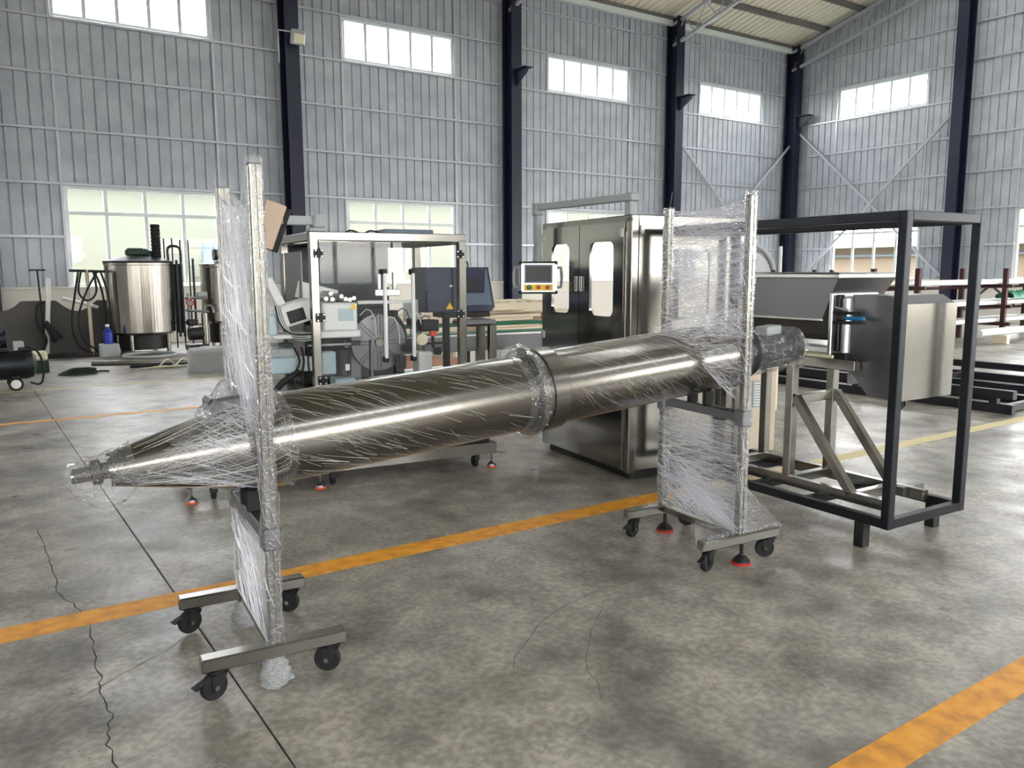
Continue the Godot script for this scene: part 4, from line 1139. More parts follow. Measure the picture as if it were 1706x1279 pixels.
	part(t, "drive_box", Vector3(0.88, 0.8, -0.3), Vector3(0.11, 0.19, 0.14), M.white_paint, 0.008)
	part(t, "drive_head", Vector3(0.93, 1.09, -0.3), Vector3(0.14, 0.09, 0.12), M.dark_steel, 0.008)
	rod(t, "sensor_drum", Vector3(0.86, 0.99, -0.32), Vector3(0.86, 0.99, -0.24), 0.045, M.cream, 24)
	part(t, "sensor_bracket", Vector3(0.98, 1.02, -0.33), Vector3(0.02, 0.22, 0.02), M.black, 0.002)
	part(t, "sensor_bar", Vector3(0.99, 0.95, -0.33), Vector3(0.22, 0.018, 0.02), M.dark_steel, 0.002)
	part(t, "wiring_block", Vector3(0.95, 1.03, -0.25), Vector3(0.05, 0.04, 0.04), M.orange, 0.004)
	obj("cable", hose([Vector3(-0.34, 0.6, 0.0), Vector3(-0.26, 0.75, 0.03), Vector3(-0.14, 0.82, 0.0), Vector3(-0.1, 0.8, -0.1)], 0.022, 8), M.black, t)
	for k in 3: obj("cable", hose([Vector3(-0.12 + k * 0.05, 0.98, -0.14), Vector3(-0.1 + k * 0.03, 0.88, -0.08), Vector3(-0.16 + k * 0.07, 0.76, -0.1), Vector3(-0.1 + k * 0.06, 0.68, -0.12)], 0.007, 5), M.black, t)
	part(t, "chain_guard", Vector3(-0.19, 1.0, -0.2), Vector3(0.14, 0.025, 0.1), M.green_dark, 0.004)
	obj("wrapped_bundle", MB.new().lathe([Vector2(0, -0.02), Vector2(0.07, 0), Vector2(0.09, 0.07), Vector2(0.06, 0.14), Vector2(0, 0.17)], Transform3D(Basis(Vector3.BACK, 0.4), Vector3(-0.3, 0.94, -0.05)), 10), M.film, t)
	# pneumatic clutter round the disc
	for q in [[0.05, 0.93, -0.3, 0.05, 0.03], [0.42, 1.12, -0.36, 0.06, 0.07], [0.68, 1.17, -0.36, 0.05, 0.08], [0.74, 0.93, -0.26, 0.06, 0.05], [0.33, 0.99, -0.2, 0.06, 0.03], [0.7, 0.83, -0.26, 0.05, 0.1], [0.98, 0.9, -0.24, 0.05, 0.06], [0.03, 1.1, -0.32, 0.06, 0.05], [0.8, 1.12, -0.32, 0.05, 0.05]]:
		part(t, "pneumatic_block", Vector3(q[0], q[1], q[2]), Vector3(q[3], q[4], 0.06), M.black, 0.004)
	for q in [[0.6, 1.36, -0.45, 0.12], [0.66, 1.38, -0.45, 0.1], [0.72, 1.35, -0.45, 0.14]]:
		rod(t, "air_cylinder", Vector3(q[0], q[1], q[2]), Vector3(q[0], q[1] + q[3], q[2]), 0.016, M.aluminium)
	part(t, "cylinder_bracket", Vector3(0.66, 1.34, -0.44), Vector3(0.2, 0.05, 0.03), M.aluminium, 0.004)
	for k in 6:
		var a := Vector3(0.4 + 0.09 * k, 1.18 - 0.03 * (k % 3), -0.3)
		obj("air_tube", hose([a, a + Vector3(0.05, 0.05, 0.05), a + Vector3(0.1, -0.04, 0.04), a + Vector3(0.12, -0.16, 0.0)], 0.004, 5), M.black if k % 2 else M.white_paint, t)
	for x in [0.28, 0.48, 0.9]: rod(t, "linkage_rod", Vector3(x, 0.67, -0.3), Vector3(x, 1.0, -0.3), 0.01, M.steel_dull)
	# side shelf on the right
	part(t, "side_shelf", Vector3(1.235, 1.115, -0.12), Vector3(0.27, 0.045, 0.24), M.steel_dull, 0.014)
	part(t, "shelf_leg", Vector3(1.34, 0.89, -0.03), Vector3(0.055, 0.42, 0.055), M.steel, 0.004)
	part(t, "shelf_leg", Vector3(1.34, 0.89, -0.23), Vector3(0.055, 0.42, 0.055), M.steel, 0.004)
	# swing arm on the roof with its operator panel, seen from behind
	part(t, "arm_foot", Vector3(0.035, 1.775, -0.03), Vector3(0.12, 0.022, 0.1), M.grey_paint, 0.004)
	part(t, "arm_elbow", Vector3(0.055, 1.835, -0.05), Vector3(0.085, 0.1, 0.085), M.grey_paint, 0.012)
	part(t, "arm_beam", Vector3(-0.12, 1.835, -0.04), Vector3(0.28, 0.06, 0.06), M.grey_paint, 0.006, Basis(Vector3.UP, 0.15))
	var pn := part(t, "operator_panel", Vector3(-0.275, 1.8, 0.0), Vector3(0.13, 0.3, 0.035), M.panel_tan, 0.006, Basis(Vector3.UP, -0.35) * Basis(Vector3.BACK, -0.35))
	obj("panel_rim", MB.new().box(Vector3(-0.255, 1.79, -0.04), Vector3(0.17, 0.3, 0.03), 0.006, Basis(Vector3.UP, -0.35) * Basis(Vector3.BACK, -0.35)), M.black, pn)
	for q in [[0.35, 0.1], [0.5, 0.12], [0.7, 0.08]]:
		obj("air_fitting", hose([Vector3(q[0], 1.765, -0.5), Vector3(q[0] + 0.05, 1.8, -0.5), Vector3(q[0] + q[1], 1.79, -0.5), Vector3(q[0] + q[1] + 0.06, 1.765, -0.5)], 0.008, 6), M.black, t)
	part(t, "roof_box", Vector3(0.85, 1.79, -0.55), Vector3(0.4, 0.05, 0.2), M.blue_panel, 0.006)

func make_blue_printer() -> void:
	var t := thing("laser_coder", "dark blue laser coder housing with yellow warning sticker above conveyor", "printer", Vector3(3.4, 1.17, -5.72), -7.0)
	obj("housing", MB.new().prism([Vector2(-0.3, 0), Vector2(0.29, 0), Vector2(0.32, 0.03), Vector2(0.26, 0.36), Vector2(-0.3, 0.36)], Transform3D(Basis(), Vector3(0, 0, -0.3)), 0.3), M.blue, t)
	part(t, "front_cover", Vector3(-0.19, 0.09, 0.005), Vector3(0.2, 0.17, 0.02), M.blue, 0.004)
	part(t, "door_strip", Vector3(-0.06, 0.18, 0.006), Vector3(0.012, 0.34, 0.012), M.black, 0.002)
	part(t, "control_plate", Vector3(0.12, 0.1, 0.006), Vector3(0.22, 0.1, 0.012), M.blue_panel, 0.004)
	part(t, "display", Vector3(0.1, 0.22, 0.006), Vector3(0.18, 0.1, 0.01), M.screen, 0.003)
	obj("edge_trim", MB.new().prism([Vector2(0.215, 0.05), Vector2(0.29, 0.05), Vector2(0.245, 0.34), Vector2(0.225, 0.34)], Transform3D(Basis(), Vector3(0, 0, 0.0)), 0.008), M.blue_panel, t)
	part(t, "lock", Vector3(-0.08, 0.21, 0.008), Vector3(0.025, 0.018, 0.012), M.white_paint, 0.002)
	warning_mark(t, Vector3(-0.095, 0.05, 0.018), 0.032)
	part(t, "paper_tag", Vector3(0.02, 0.24, 0.012), Vector3(0.05, 0.025, 0.006), M.red, 0.002, Basis(Vector3.BACK, -0.4))
	part(t, "foot_plate", Vector3(0.08, -0.025, -0.15), Vector3(0.42, 0.05, 0.24), M.black, 0.004)
	var hd := obj("carry_handle", hose([Vector3(0.07, 0.355, -0.12), Vector3(0.07, 0.4, -0.12), Vector3(0.13, 0.4, -0.12), Vector3(0.13, 0.355, -0.12)], 0.01, 6), M.steel_dull, t)
	hd.set_meta("label", "grey carrying handle")
	part(t, "support_post", Vector3(-0.06, -0.275, -0.15), Vector3(0.05, 0.45, 0.05), M.black, 0.003)

func make_belt() -> void:
	var t := thing("belt_conveyor", "green belt conveyor with steel side plates running to the glazed cabinet", "conveyor", Vector3(3.57, 0, -6.32), -7.0)
	part(t, "belt", Vector3(0.05, 0.945, 0), Vector3(2.2, 0.012, 0.22), M.green_belt, 0.003)
	for z in [-0.13, 0.13]:
		part(t, "side_plate", Vector3(0.05, 0.86, z), Vector3(2.2, 0.14, 0.012), M.steel_dull, 0.002)
		part(t, "edge_rail", Vector3(0.05, 0.932, z + signf(z) * 0.01), Vector3(2.2, 0.018, 0.02), M.aluminium, 0.003)
		part(t, "guide_rail", Vector3(0.05, 1.02, z), Vector3(2.2, 0.02, 0.012), M.green_belt, 0.003)
		for x in [0.3, 1.05]:
			part(t, "leg", Vector3(x, 0.4, z), Vector3(0.05, 0.8, 0.05), M.steel, 0.004)
	for x in [-1.05, 1.15]: rod(t, "roller", Vector3(x, 0.91, -0.12), Vector3(x, 0.91, 0.12), 0.034, M.dark_steel)

# ---------------------------------------------------------------- the stainless cabinet with two glazed doors
func make_cabinet() -> void:
	var t := thing("stainless_cabinet", "tall mirror stainless machine cabinet with two windowed doors and hanging control panel", "cabinet", Vector3(3.88, 0, -4.2), -7.0)
	var W := 0.95; var L := 1.25; var H := 1.875
	# posts and rails
	for x in [0.03, W - 0.03]:
		for z in [-0.035, -L + 0.035]:
			part(t, "corner_post", Vector3(x, 0.96, z), Vector3(0.06, H - 0.06, 0.07), M.steel, 0.006)
	for x in [0.03, W - 0.03]: part(t, "top_rail", Vector3(x, H - 0.02, -L / 2), Vector3(0.06, 0.05, L), M.steel, 0.006)
	for z in [-0.035, -L + 0.035]: part(t, "top_rail", Vector3(W / 2, H - 0.02, z), Vector3(W - 0.12, 0.05, 0.07), M.steel, 0.006)
	part(t, "roof_panel", Vector3(W / 2, H - 0.012, -L / 2), Vector3(W - 0.1, 0.006, L - 0.1), M.steel_dull, 0.001)
	part(t, "plinth", Vector3(W / 2, 0.03, -L / 2), Vector3(W - 0.1, 0.06, L - 0.1), M.black, 0.003)
	# doors on the aisle side: panel plane is x = 0, panel coordinates run from the near end to the far end
	var xf := Transform3D(Basis(Vector3(0, 0, -1), Vector3.UP, Vector3(-1, 0, 0)), Vector3(0.004, 0, 0))
	for d in [[0.075, 0.645, 0.195, 0.505], [0.652, 1.215, 0.795, 1.065]]:
		var door := obj("door", MB.new().holed(Rect2(d[0], 0.78, d[1] - d[0], 1.055), Rect2(d[2], 1.17, d[3] - d[2], 0.535), 0.055, xf, 0.022), M.steel_mirror, t)
		obj("window_pane", MB.new().box(Vector3(-0.004, 1.4375, -(d[2] + d[3]) / 2), Vector3(0.005, 0.53, d[3] - d[2] - 0.004)), M.acrylic, door)
		var hz: float = -d[1] + 0.03 if d[0] < 0.3 else -d[0] - 0.03
		obj("pull_handle", MB.new().box(Vector3(-0.026, 1.4, hz), Vector3(0.012, 0.115, 0.035), 0.004).box(Vector3(-0.034, 1.4, hz), Vector3(0.008, 0.08, 0.012), 0.002), M.aluminium, door)
		obj("handle_recess", MB.new().box(Vector3(-0.0325, 1.4, hz + 0.004), Vector3(0.002, 0.085, 0.02), 0.0), M.black, door)
		for y in [0.98, 1.76]:
			var z2: float = -d[0] - 0.02 if d[0] < 0.3 else -d[1] + 0.02
			obj("hinge", MB.new().box(Vector3(-0.022, y, z2), Vector3(0.012, 0.06, 0.04), 0.003), M.aluminium, door)
	part(t, "lower_panel", Vector3(-0.004, 0.42, -L / 2), Vector3(0.018, 0.7, L - 0.13), M.steel_mirror, 0.003)
	# near end: narrow door and control bay; far end and right side glazed
	part(t, "end_panel", Vector3(W / 2, 0.42, -0.012), Vector3(W - 0.12, 0.7, 0.016), M.steel, 0.003)
	var ef := Transform3D(Basis(), Vector3(0, 0, -0.02))
	obj("end_door", MB.new().holed(Rect2(0.065, 0.78, W - 0.13, 1.055), Rect2(0.3, 1.15, 0.4, 0.5), 0.05, ef, 0.018), M.steel, t)
	part(t, "end_window", Vector3(0.5, 1.4, -0.012), Vector3(0.4, 0.5, 0.005), M.acrylic, 0.0)
	for y in [1.02, 1.78]: part(t, "hinge", Vector3(0.085, y, 0.006), Vector3(0.03, 0.06, 0.012), M.aluminium, 0.003)
	part(t, "side_window", Vector3(W - 0.01, 1.3, -L / 2), Vector3(0.006, 1.05, L - 0.14), M.acrylic, 0.0)
	part(t, "side_panel", Vector3(W - 0.012, 0.42, -L / 2), Vector3(0.016, 0.7, L - 0.13), M.steel, 0.003)
	part(t, "far_window", Vector3(W / 2, 1.3, -L + 0.01), Vector3(W - 0.13, 1.05, 0.006), M.acrylic, 0.0)
	part(t, "far_panel", Vector3(W / 2, 0.42, -L + 0.012), Vector3(W - 0.12, 0.7, 0.016), M.steel, 0.003)
	part(t, "work_deck", Vector3(W / 2, 0.8, -L / 2), Vector3(W - 0.13, 0.02, L - 0.15), M.steel_dull, 0.002)
	var tur := rod(t, "turntable", Vector3(0.5, 0.81, -0.6), Vector3(0.5, 0.9, -0.6), 0.28, M.steel_dull, 40)
	for k in 6:
		var a := TAU * k / 6
		obj("gripper", MB.new().box(Vector3(0.5 + cos(a) * 0.22, 0.95, -0.6 + sin(a) * 0.22), Vector3(0.05, 0.1, 0.05), 0.006), M.aluminium, tur)
	# swing arm and hanging operator panel
	part(t, "arm_post", Vector3(0.06, 1.93, -0.1), Vector3(0.07, 0.1, 0.07), M.grey_paint, 0.008)
	part(t, "arm_joint", Vector3(0.06, 2.005, -0.1), Vector3(0.08, 0.06, 0.1), M.grey_paint, 0.01)
	obj("arm_beam", MB.new().bar(Vector3(0.05, 2.005, -0.08), Vector3(-0.11, 2.0, -1.13), 0.06, 0.05, 0.006), M.grey_paint, t)
	part(t, "arm_joint", Vector3(-0.11, 1.985, -1.13), Vector3(0.075, 0.1, 0.075), M.grey_paint, 0.01)
	part(t, "drop_tube", Vector3(-0.11, 1.78, -1.13), Vector3(0.05, 0.36, 0.05), M.grey_paint, 0.006)
	obj("panel_collar", MB.new().lathe([Vector2(0, 0), Vector2(0.045, 0), Vector2(0.04, 0.015), Vector2(0.032, 0.05), Vector2(0, 0.05)], Transform3D(Basis(), Vector3(-0.11, 1.57, -1.13)), 20), M.grey_paint, t)
	var hm := Node3D.new()
	hm.name = "control_panel"
	t.add_child(hm)
	hm.position = Vector3(-0.11, 1.445, -1.13)
	hm.rotation_degrees.y = -24.0
	hm.set_meta("label", "grey operator panel with dark screen and three round buttons")
	obj("housing", MB.new().box(Vector3(0, 0, 0), Vector3(0.3, 0.25, 0.12), 0.012), M.aluminium, hm)
	for sx in [-1, 1]:
		for sy in [-1, 1]: obj("corner_cap", MB.new().box(Vector3(0.142 * sx, 0.117 * sy, 0), Vector3(0.03, 0.03, 0.126), 0.008), M.green_dark, hm)
	for sy in [-1, 1]: obj("edge_strip", MB.new().box(Vector3(0, 0.122 * sy, 0), Vector3(0.25, 0.014, 0.124), 0.004), M.green_dark, hm)
	obj("screen_bezel", MB.new().box(Vector3(0, 0.03, 0.062), Vector3(0.225, 0.145, 0.008), 0.003), M.blue_panel, hm)
	obj("touch_screen", MB.new().box(Vector3(0, 0.03, 0.0665), Vector3(0.2, 0.12, 0.003)), M.screen, hm)
	obj("button_plate", MB.new().box(Vector3(0, -0.078, 0.062), Vector3(0.23, 0.05, 0.005), 0.001), M.yellow, hm)
	for q in [[-0.075, "button_green"], [0.0, "button_red"], [0.075, "button_red"]]:
		obj("button", MB.new().cyl(Vector3(q[0], -0.078, 0.064), Vector3(q[0], -0.078, 0.085), 0.02 if q[0] < 0 else 0.016, -1, 20, 0.004), M[q[1]], hm)
	for s in [-1, 1]:
		obj("side_grip", hose([Vector3(0.15 * s, 0.08, 0), Vector3(0.19 * s, 0.075, 0), Vector3(0.19 * s, -0.075, 0), Vector3(0.15 * s, -0.08, 0)], 0.012, 8), M.grey_paint, hm)

# ---------------------------------------------------------------- hopper feeder inside its steel transport frame
func make_crate_frame() -> void:
	var t := thing("transport_frame", "open black steel box frame on short feet around the hopper feeder", "frame", Vector3(3.96, 0, -2.28), -3.0)
	var W := 0.69; var L := 1.78
	var s := 0.05
	for x in [0.025, W - 0.005]:
		for z in [-0.025, -L]:
			part(t, "post", Vector3(x, 0.965, z), Vector3(s, 1.66, s), M.dark_steel, 0.004)
		part(t, "bottom_rail", Vector3(x, 0.162, -L / 2), Vector3(s, s, L - 0.05), M.dark_steel, 0.004)
		part(t, "top_rail", Vector3(x, 1.77, -L / 2), Vector3(s, s, L - 0.05), M.dark_steel, 0.004)
		for z in [-0.17, -L + 0.17]: part(t, "foot", Vector3(x, 0.07, z), Vector3(0.06, 0.14, 0.06), M.black, 0.003)
	for z in [-0.025, -L]:
		part(t, "bottom_rail", Vector3(W / 2 + 0.01, 0.162, z), Vector3(W - 0.08, s, s), M.dark_steel, 0.004)
		part(t, "top_rail", Vector3(W / 2 + 0.01, 1.77, z), Vector3(W - 0.08, s, s), M.dark_steel, 0.004)
	for z in [-0.55, -0.95, -1.3]: part(t, "cross_rail", Vector3(W / 2 + 0.01, 0.162, z), Vector3(W - 0.08, s, s), M.dark_steel, 0.004)

func make_feeder() -> void:
	var t := thing("hopper_feeder", "stainless hopper feeder with box cover standing in the black transport frame", "machine", Vector3(3.96, 0, -2.28), -3.0)
	var y0 := 0.187
	# base and legs
	for x in [0.16, 0.54]:
		part(t, "base_rail", Vector3(x, y0 + 0.03, -0.78), Vector3(0.05, 0.06, 1.3), M.steel, 0.004)
		part(t, "leg", Vector3(x, 0.6, -0.79), Vector3(0.055, 0.78, 0.055), M.steel, 0.004)
		part(t, "leg", Vector3(x, 0.6, -1.32), Vector3(0.055, 0.78, 0.055), M.steel, 0.004)
		obj("brace", MB.new().bar(Vector3(x, 0.74, -0.76), Vector3(x, 0.23, -0.34), 0.05, 0.05, 0.004), M.steel, t)
		part(t, "top_beam", Vector3(x, 0.965, -0.85), Vector3(0.055, 0.06, 1.0), M.steel, 0.004)
	for q in [[0.22, -0.33], [0.22, -0.79], [0.22, -1.32], [0.72, -0.79], [0.965, -0.79], [0.965, -1.32]]:
		part(t, "cross_beam", Vector3(0.35, q[0], q[1]), Vector3(0.33, 0.055, 0.05), M.steel, 0.004)
	part(t, "outrigger_beam", Vector3(0.585, y0 + 0.03, -0.26), Vector3(0.2, 0.055, 0.06), M.steel_dull, 0.004)
	part(t, "deck_plate", Vector3(0.35, 1.005, -0.85), Vector3(0.42, 0.02, 0.7), M.cream, 0.003)
	part(t, "slide_block", Vector3(0.3, 1.03, -0.75), Vector3(0.12, 0.04, 0.3), M.aluminium, 0.006)
	# hopper: flared trough with a rim
	var mb := MB.new()
	var za := -0.55; var zb := -1.18
	var sec := [[0.16, 1.46, 0.70], [0.16, 1.215, 0.58], [0.19, 1.13, 0.52], [0.27, 1.085, 0.44]]
	var ends := [[-0.5, -1.1], [-0.6, -1.14], [-0.6, -1.16], [-0.62, -1.16]]
	for k in 3:
		var a: Array = sec[k]; var b: Array = sec[k + 1]; var e: Array = ends[k]; var g: Array = ends[k + 1]
		mb.flat(Vector3(a[0], a[1], e[0]), Vector3(a[0], a[1], e[1]), Vector3(b[0], b[1], g[1]), Vector3(b[0], b[1], g[0]), Vector3.LEFT)
		mb.flat(Vector3(a[2], a[1], e[0]), Vector3(a[2], a[1], e[1]), Vector3(b[2], b[1], g[1]), Vector3(b[2], b[1], g[0]), Vector3.RIGHT)
		mb.flat(Vector3(a[0], a[1], e[0]), Vector3(a[2], a[1], e[0]), Vector3(b[2], b[1], g[0]), Vector3(b[0], b[1], g[0]), Vector3.BACK)
		mb.flat(Vector3(a[0], a[1], e[1]), Vector3(a[2], a[1], e[1]), Vector3(b[2], b[1], g[1]), Vector3(b[0], b[1], g[1]), Vector3.FORWARD)
	mb.flat(Vector3(0.27, 1.085, -0.62), Vector3(0.44, 1.085, -0.62), Vector3(0.44, 1.085, -1.16), Vector3(0.27, 1.085, -1.16), Vector3.DOWN)
	obj("hopper", mb, M.steel_dull, t)
	var rim := MB.new()
	rim.box(Vector3(0.155, 1.465, -0.8), Vector3(0.03, 0.025, 0.63), 0.004); rim.box(Vector3(0.705, 1.465, -0.8), Vector3(0.03, 0.025, 0.63), 0.004)
	rim.box(Vector3(0.43, 1.465, -0.495), Vector3(0.58, 0.025, 0.03), 0.004); rim.box(Vector3(0.43, 1.465, -1.105), Vector3(0.58, 0.025, 0.03), 0.004)
	obj("hopper_rim", rim, M.aluminium, t)
	part(t, "hopper_lid", Vector3(0.43, 1.483, -0.8), Vector3(0.58, 0.006, 0.63), M.steel_dull, 0.001)
	part(t, "hopper_band", Vector3(0.163, 1.212, -0.87), Vector3(0.02, 0.014, 0.55), M.aluminium, 0.003)
	for z in [-0.58, -0.7, -0.85, -1.0]: part(t, "lid_clip", Vector3(0.2, 1.492, z), Vector3(0.02, 0.016, 0.02), M.black, 0.003)
	# end bracket, shaft seal and air valves
	part(t, "bearing_plate", Vector3(0.35, 1.19, -0.53), Vector3(0.42, 0.36, 0.025), M.aluminium, 0.005)
	part(t, "bearing_bracket", Vector3(0.17, 1.2, -0.49), Vector3(0.045, 0.32, 0.03), M.dark_steel, 0.005)
	rod(t, "shaft_housing", Vector3(0.185, 1.03, -0.455), Vector3(0.185, 1.34, -0.455), 0.028, M.aluminium, 20)
	part(t, "motor_block", Vector3(0.25, 0.98, -0.47), Vector3(0.2, 0.09, 0.1), M.black, 0.004)
	var vl := obj("ball_valve", MB.new().box(Vector3(0.135, 1.235, -0.45), Vector3(0.04, 0.04, 0.05), 0.008).cyl(Vector3(0.135, 1.26, -0.5), Vector3(0.135, 1.26, -0.36), 0.009, -1, 10).cyl(Vector3(0.135, 1.205, -0.5), Vector3(0.135, 1.205, -0.38), 0.009, -1, 10), M.black, t)
	obj("valve_lever", MB.new().box(Vector3(0.125, 1.232, -0.36), Vector3(0.014, 0.02, 0.13), 0.005), M.teal, vl)
	obj("air_pipe", hose([Vector3(0.14, 1.29, -0.5), Vector3(0.125, 1.285, -0.46), Vector3(0.125, 1.275, -0.4)], 0.007, 6), M.aluminium, vl)
	# folded sheet cover over the gear motor
	var pr := [Vector2(0.17, 0.86), Vector2(0.25, 0.79), Vector2(0.69, 0.79), Vector2(0.69, 1.32), Vector2(0.17, 1.32)]
	var cv := MB.new()
	cv.prism([Vector2(0.195, 0.79), Vector2(0.7, 0.79), Vector2(0.7, 1.315), Vector2(0.195, 1.315)], Transform3D(Basis(), Vector3(0, 0, -0.14)), 0.02)
	obj("cover_front", cv, M.steel, t)
	var sd := Transform3D(Basis(Vector3(0, 0, -1), Vector3.UP, Vector3(-1, 0, 0)), Vector3(0.205, 0, 0))
	obj("cover_side", MB.new().prism([Vector2(0.12, 0.79), Vector2(0.3, 0.8), Vector2(0.42, 0.93), Vector2(0.42, 1.36), Vector2(0.2, 1.36), Vector2(0.12, 1.315)], sd, 0.012), M.steel_dull, t)
	obj("cover_top", MB.new().prism([Vector2(0.12, 1.31), Vector2(0.2, 1.36), Vector2(0.43, 1.36), Vector2(0.43, 1.35), Vector2(0.2, 1.35), Vector2(0.125, 1.305)], Transform3D(sd.basis, Vector3(0.69, 0, 0)), 0.49), M.steel_dull, t)
	part(t, "cover_back", Vector3(0.44, 1.1, -0.43), Vector3(0.5, 0.5, 0.008), M.steel_dull, 0.001)
	obj("gear_motor", MB.new().box(Vector3(0.42, 1.06, -0.28), Vector3(0.26, 0.26, 0.2), 0.02), M.blue_panel, t)
	part(t, "motor_support", Vector3(0.42, 0.96, -0.55), Vector3(0.2, 0.04, 0.4), M.steel_dull, 0.003)
	for k in 3: obj("cable", hose([Vector3(0.24 + k * 0.02, 0.8, -0.2), Vector3(0.25 + k * 0.02, 0.74, -0.18), Vector3(0.3 + k * 0.02, 0.745, -0.17), Vector3(0.33 + k * 0.02, 0.8, -0.2)], 0.006, 6), M.black, t)
# ---------------------------------------------------------------- along the back wall
func ring_pts(c: Vector3, r: float, u: Vector3, v: Vector3, n := 28, wob := 0.0) -> Array:
	var out := []
	for k in n:
		var a := TAU * k / n
		out.append(c + u * cos(a) * (r + wob * sin(a * 3)) + v * sin(a) * (r + wob * cos(a * 2)))
	return out

func make_tanks() -> void:
	var t := thing("mixing_tank", "wide stainless mixing tank with dark lid on legs by back window", "tank", Vector3(2.87, 0, -16.46))
	obj("shell", MB.new().lathe([Vector2(0, 0.36), Vector2(0.54, 0.36), Vector2(0.575, 0.4), Vector2(0.585, 1.62), Vector2(0.6, 1.63), Vector2(0.6, 1.66), Vector2(0, 1.66)], Transform3D(), 64), M.steel_ribbed, t)
	obj("lid", MB.new().lathe([Vector2(0.6, 1.66), Vector2(0.6, 1.7), Vector2(0.3, 1.78), Vector2(0, 1.8)], Transform3D(), 48), M.black, t)
	for k in 4:
		var a := TAU * k / 4 + 0.6
		rod(t, "leg", Vector3(cos(a) * 0.47, 0, sin(a) * 0.47), Vector3(cos(a) * 0.47, 0.42, sin(a) * 0.47), 0.04, M.steel)
	obj("skirt", MB.new().cyl(Vector3(0, 0.08, 0), Vector3(0, 0.37, 0), 0.4, -1, 36), M.black, t)
	var mt := part(t, "agitator_motor", Vector3(-0.02, 1.86, 0), Vector3(0.38, 0.13, 0.2), M.green_dark, 0.03)
	obj("gearbox", MB.new().box(Vector3(0.2, 1.84, 0), Vector3(0.16, 0.1, 0.16), 0.02), M.dark_steel, mt)
	for k in 5: obj("fin", MB.new().box(Vector3(-0.16 + k * 0.055, 1.93, 0), Vector3(0.012, 0.02, 0.18)), M.green_dark, mt)
	var du := MB.new()
	var pr := []
	for k in 19: pr.append(Vector2(0.075 + 0.012 * (k % 2), 1.76 + k * 0.034))
	du.lathe(pr, Transform3D(Basis(), Vector3(0.3, 0, 0.12)), 20)
	obj("vent_hose", du, M.rubber, t)
	for x in [0.62, 0.7]: rod(t, "side_pipe", Vector3(x, 0.28, 0.22), Vector3(x, 1.72, 0.22), 0.022, M.dark_steel)
	obj("pipe_bend", hose([Vector3(0.48, 1.7, 0.22), Vector3(0.49, 1.95, 0.22), Vector3(0.68, 1.95, 0.22), Vector3(0.7, 1.7, 0.22)], 0.024, 8), M.dark_steel, t)
	part(t, "sight_plate", Vector3(0.66, 1.0, 0.12), Vector3(0.14, 1.3, 0.12), M.black, 0.01)
	var s := thing("small_tank", "slim stainless tank with black motor behind the wrapped post stand", "tank", Vector3(4.42, 0, -16.6))
	obj("shell", MB.new().lathe([Vector2(0, 0.5), Vector2(0.4, 0.5), Vector2(0.42, 0.55), Vector2(0.42, 1.58), Vector2(0.435, 1.6), Vector2(0.435, 1.65), Vector2(0, 1.65)], Transform3D(), 48), M.steel_ribbed, s)
	obj("lid", MB.new().lathe([Vector2(0.43, 1.65), Vector2(0.2, 1.7), Vector2(0, 1.71)], Transform3D(), 36), M.steel_dull, s)
	rod(s, "motor", Vector3(-0.16, 1.83, 0), Vector3(0.2, 1.83, 0), 0.11, M.black, 24)
	part(s, "motor_foot", Vector3(0, 1.73, 0), Vector3(0.2, 0.06, 0.14), M.aluminium, 0.01)
	for k in 3:
		var a := TAU * k / 3
		rod(s, "leg", Vector3(cos(a) * 0.33, 0, sin(a) * 0.33), Vector3(cos(a) * 0.33, 0.55, sin(a) * 0.33), 0.035, M.steel)
	obj("skirt", MB.new().cyl(Vector3(0, 0.12, 0), Vector3(0, 0.52, 0), 0.3, -1, 28), M.black, s)
	# pump skid between the tanks
	var p := thing("pump_skid", "cluttered pump skid with pipes between the two stainless tanks", "pump", Vector3(3.8, 0, -16.3))
	part(p, "frame", Vector3(0, 0.06, 0), Vector3(0.36, 0.12, 0.4), M.black, 0.01)
	rod(p, "pump_body", Vector3(-0.16, 0.33, 0.05), Vector3(0.1, 0.33, 0.05), 0.13, M.black, 24)
	rod(p, "filter_column", Vector3(0.13, 0.12, 0.12), Vector3(0.13, 0.72, 0.12), 0.06, M.steel)
	rod(p, "riser", Vector3(-0.14, 0.4, 0.1), Vector3(-0.14, 1.1, 0.1), 0.03, M.steel_dull)
	rod(p, "riser", Vector3(0.0, 0.6, 0.0), Vector3(0.0, 1.75, 0.0), 0.022, M.dark_steel)
	rod(p, "cross_pipe", Vector3(-0.2, 1.0, 0.1), Vector3(0.2, 1.02, 0.1), 0.028, M.steel_dull)
	rod(p, "cross_pipe", Vector3(-0.2, 0.78, 0.12), Vector3(0.22, 0.74, 0.12), 0.025, M.steel_dull)
	rod(p, "vent_pipe", Vector3(-0.35, 0.0, -0.75), Vector3(-0.35, 2.15, -0.75), 0.014, M.dark_steel)
	rod(p, "vent_pipe", Vector3(-0.2, 0.0, -0.75), Vector3(-0.2, 2.15, -0.75), 0.014, M.dark_steel)
	rod(p, "vent_pipe", Vector3(-0.05, 0.0, -0.75), Vector3(-0.05, 2.12, -0.75), 0.014, M.dark_steel)
	rod(p, "vent_pipe", Vector3(0.1, 0.0, -0.75), Vector3(0.1, 2.12, -0.75), 0.014, M.dark_steel)
	rod(p, "vent_header", Vector3(-0.4, 0.5, -0.75), Vector3(0.15, 0.5, -0.75), 0.02, M.dark_steel)
	rod(p, "vent_header", Vector3(0.05, 0.5, -0.75), Vector3(0.05, 0.5, 0.1), 0.02, M.dark_steel)
	var v := rod(p, "valve", Vector3(-0.14, 0.92, 0.06), Vector3(-0.14, 0.92, 0.2), 0.05, M.steel_dull)
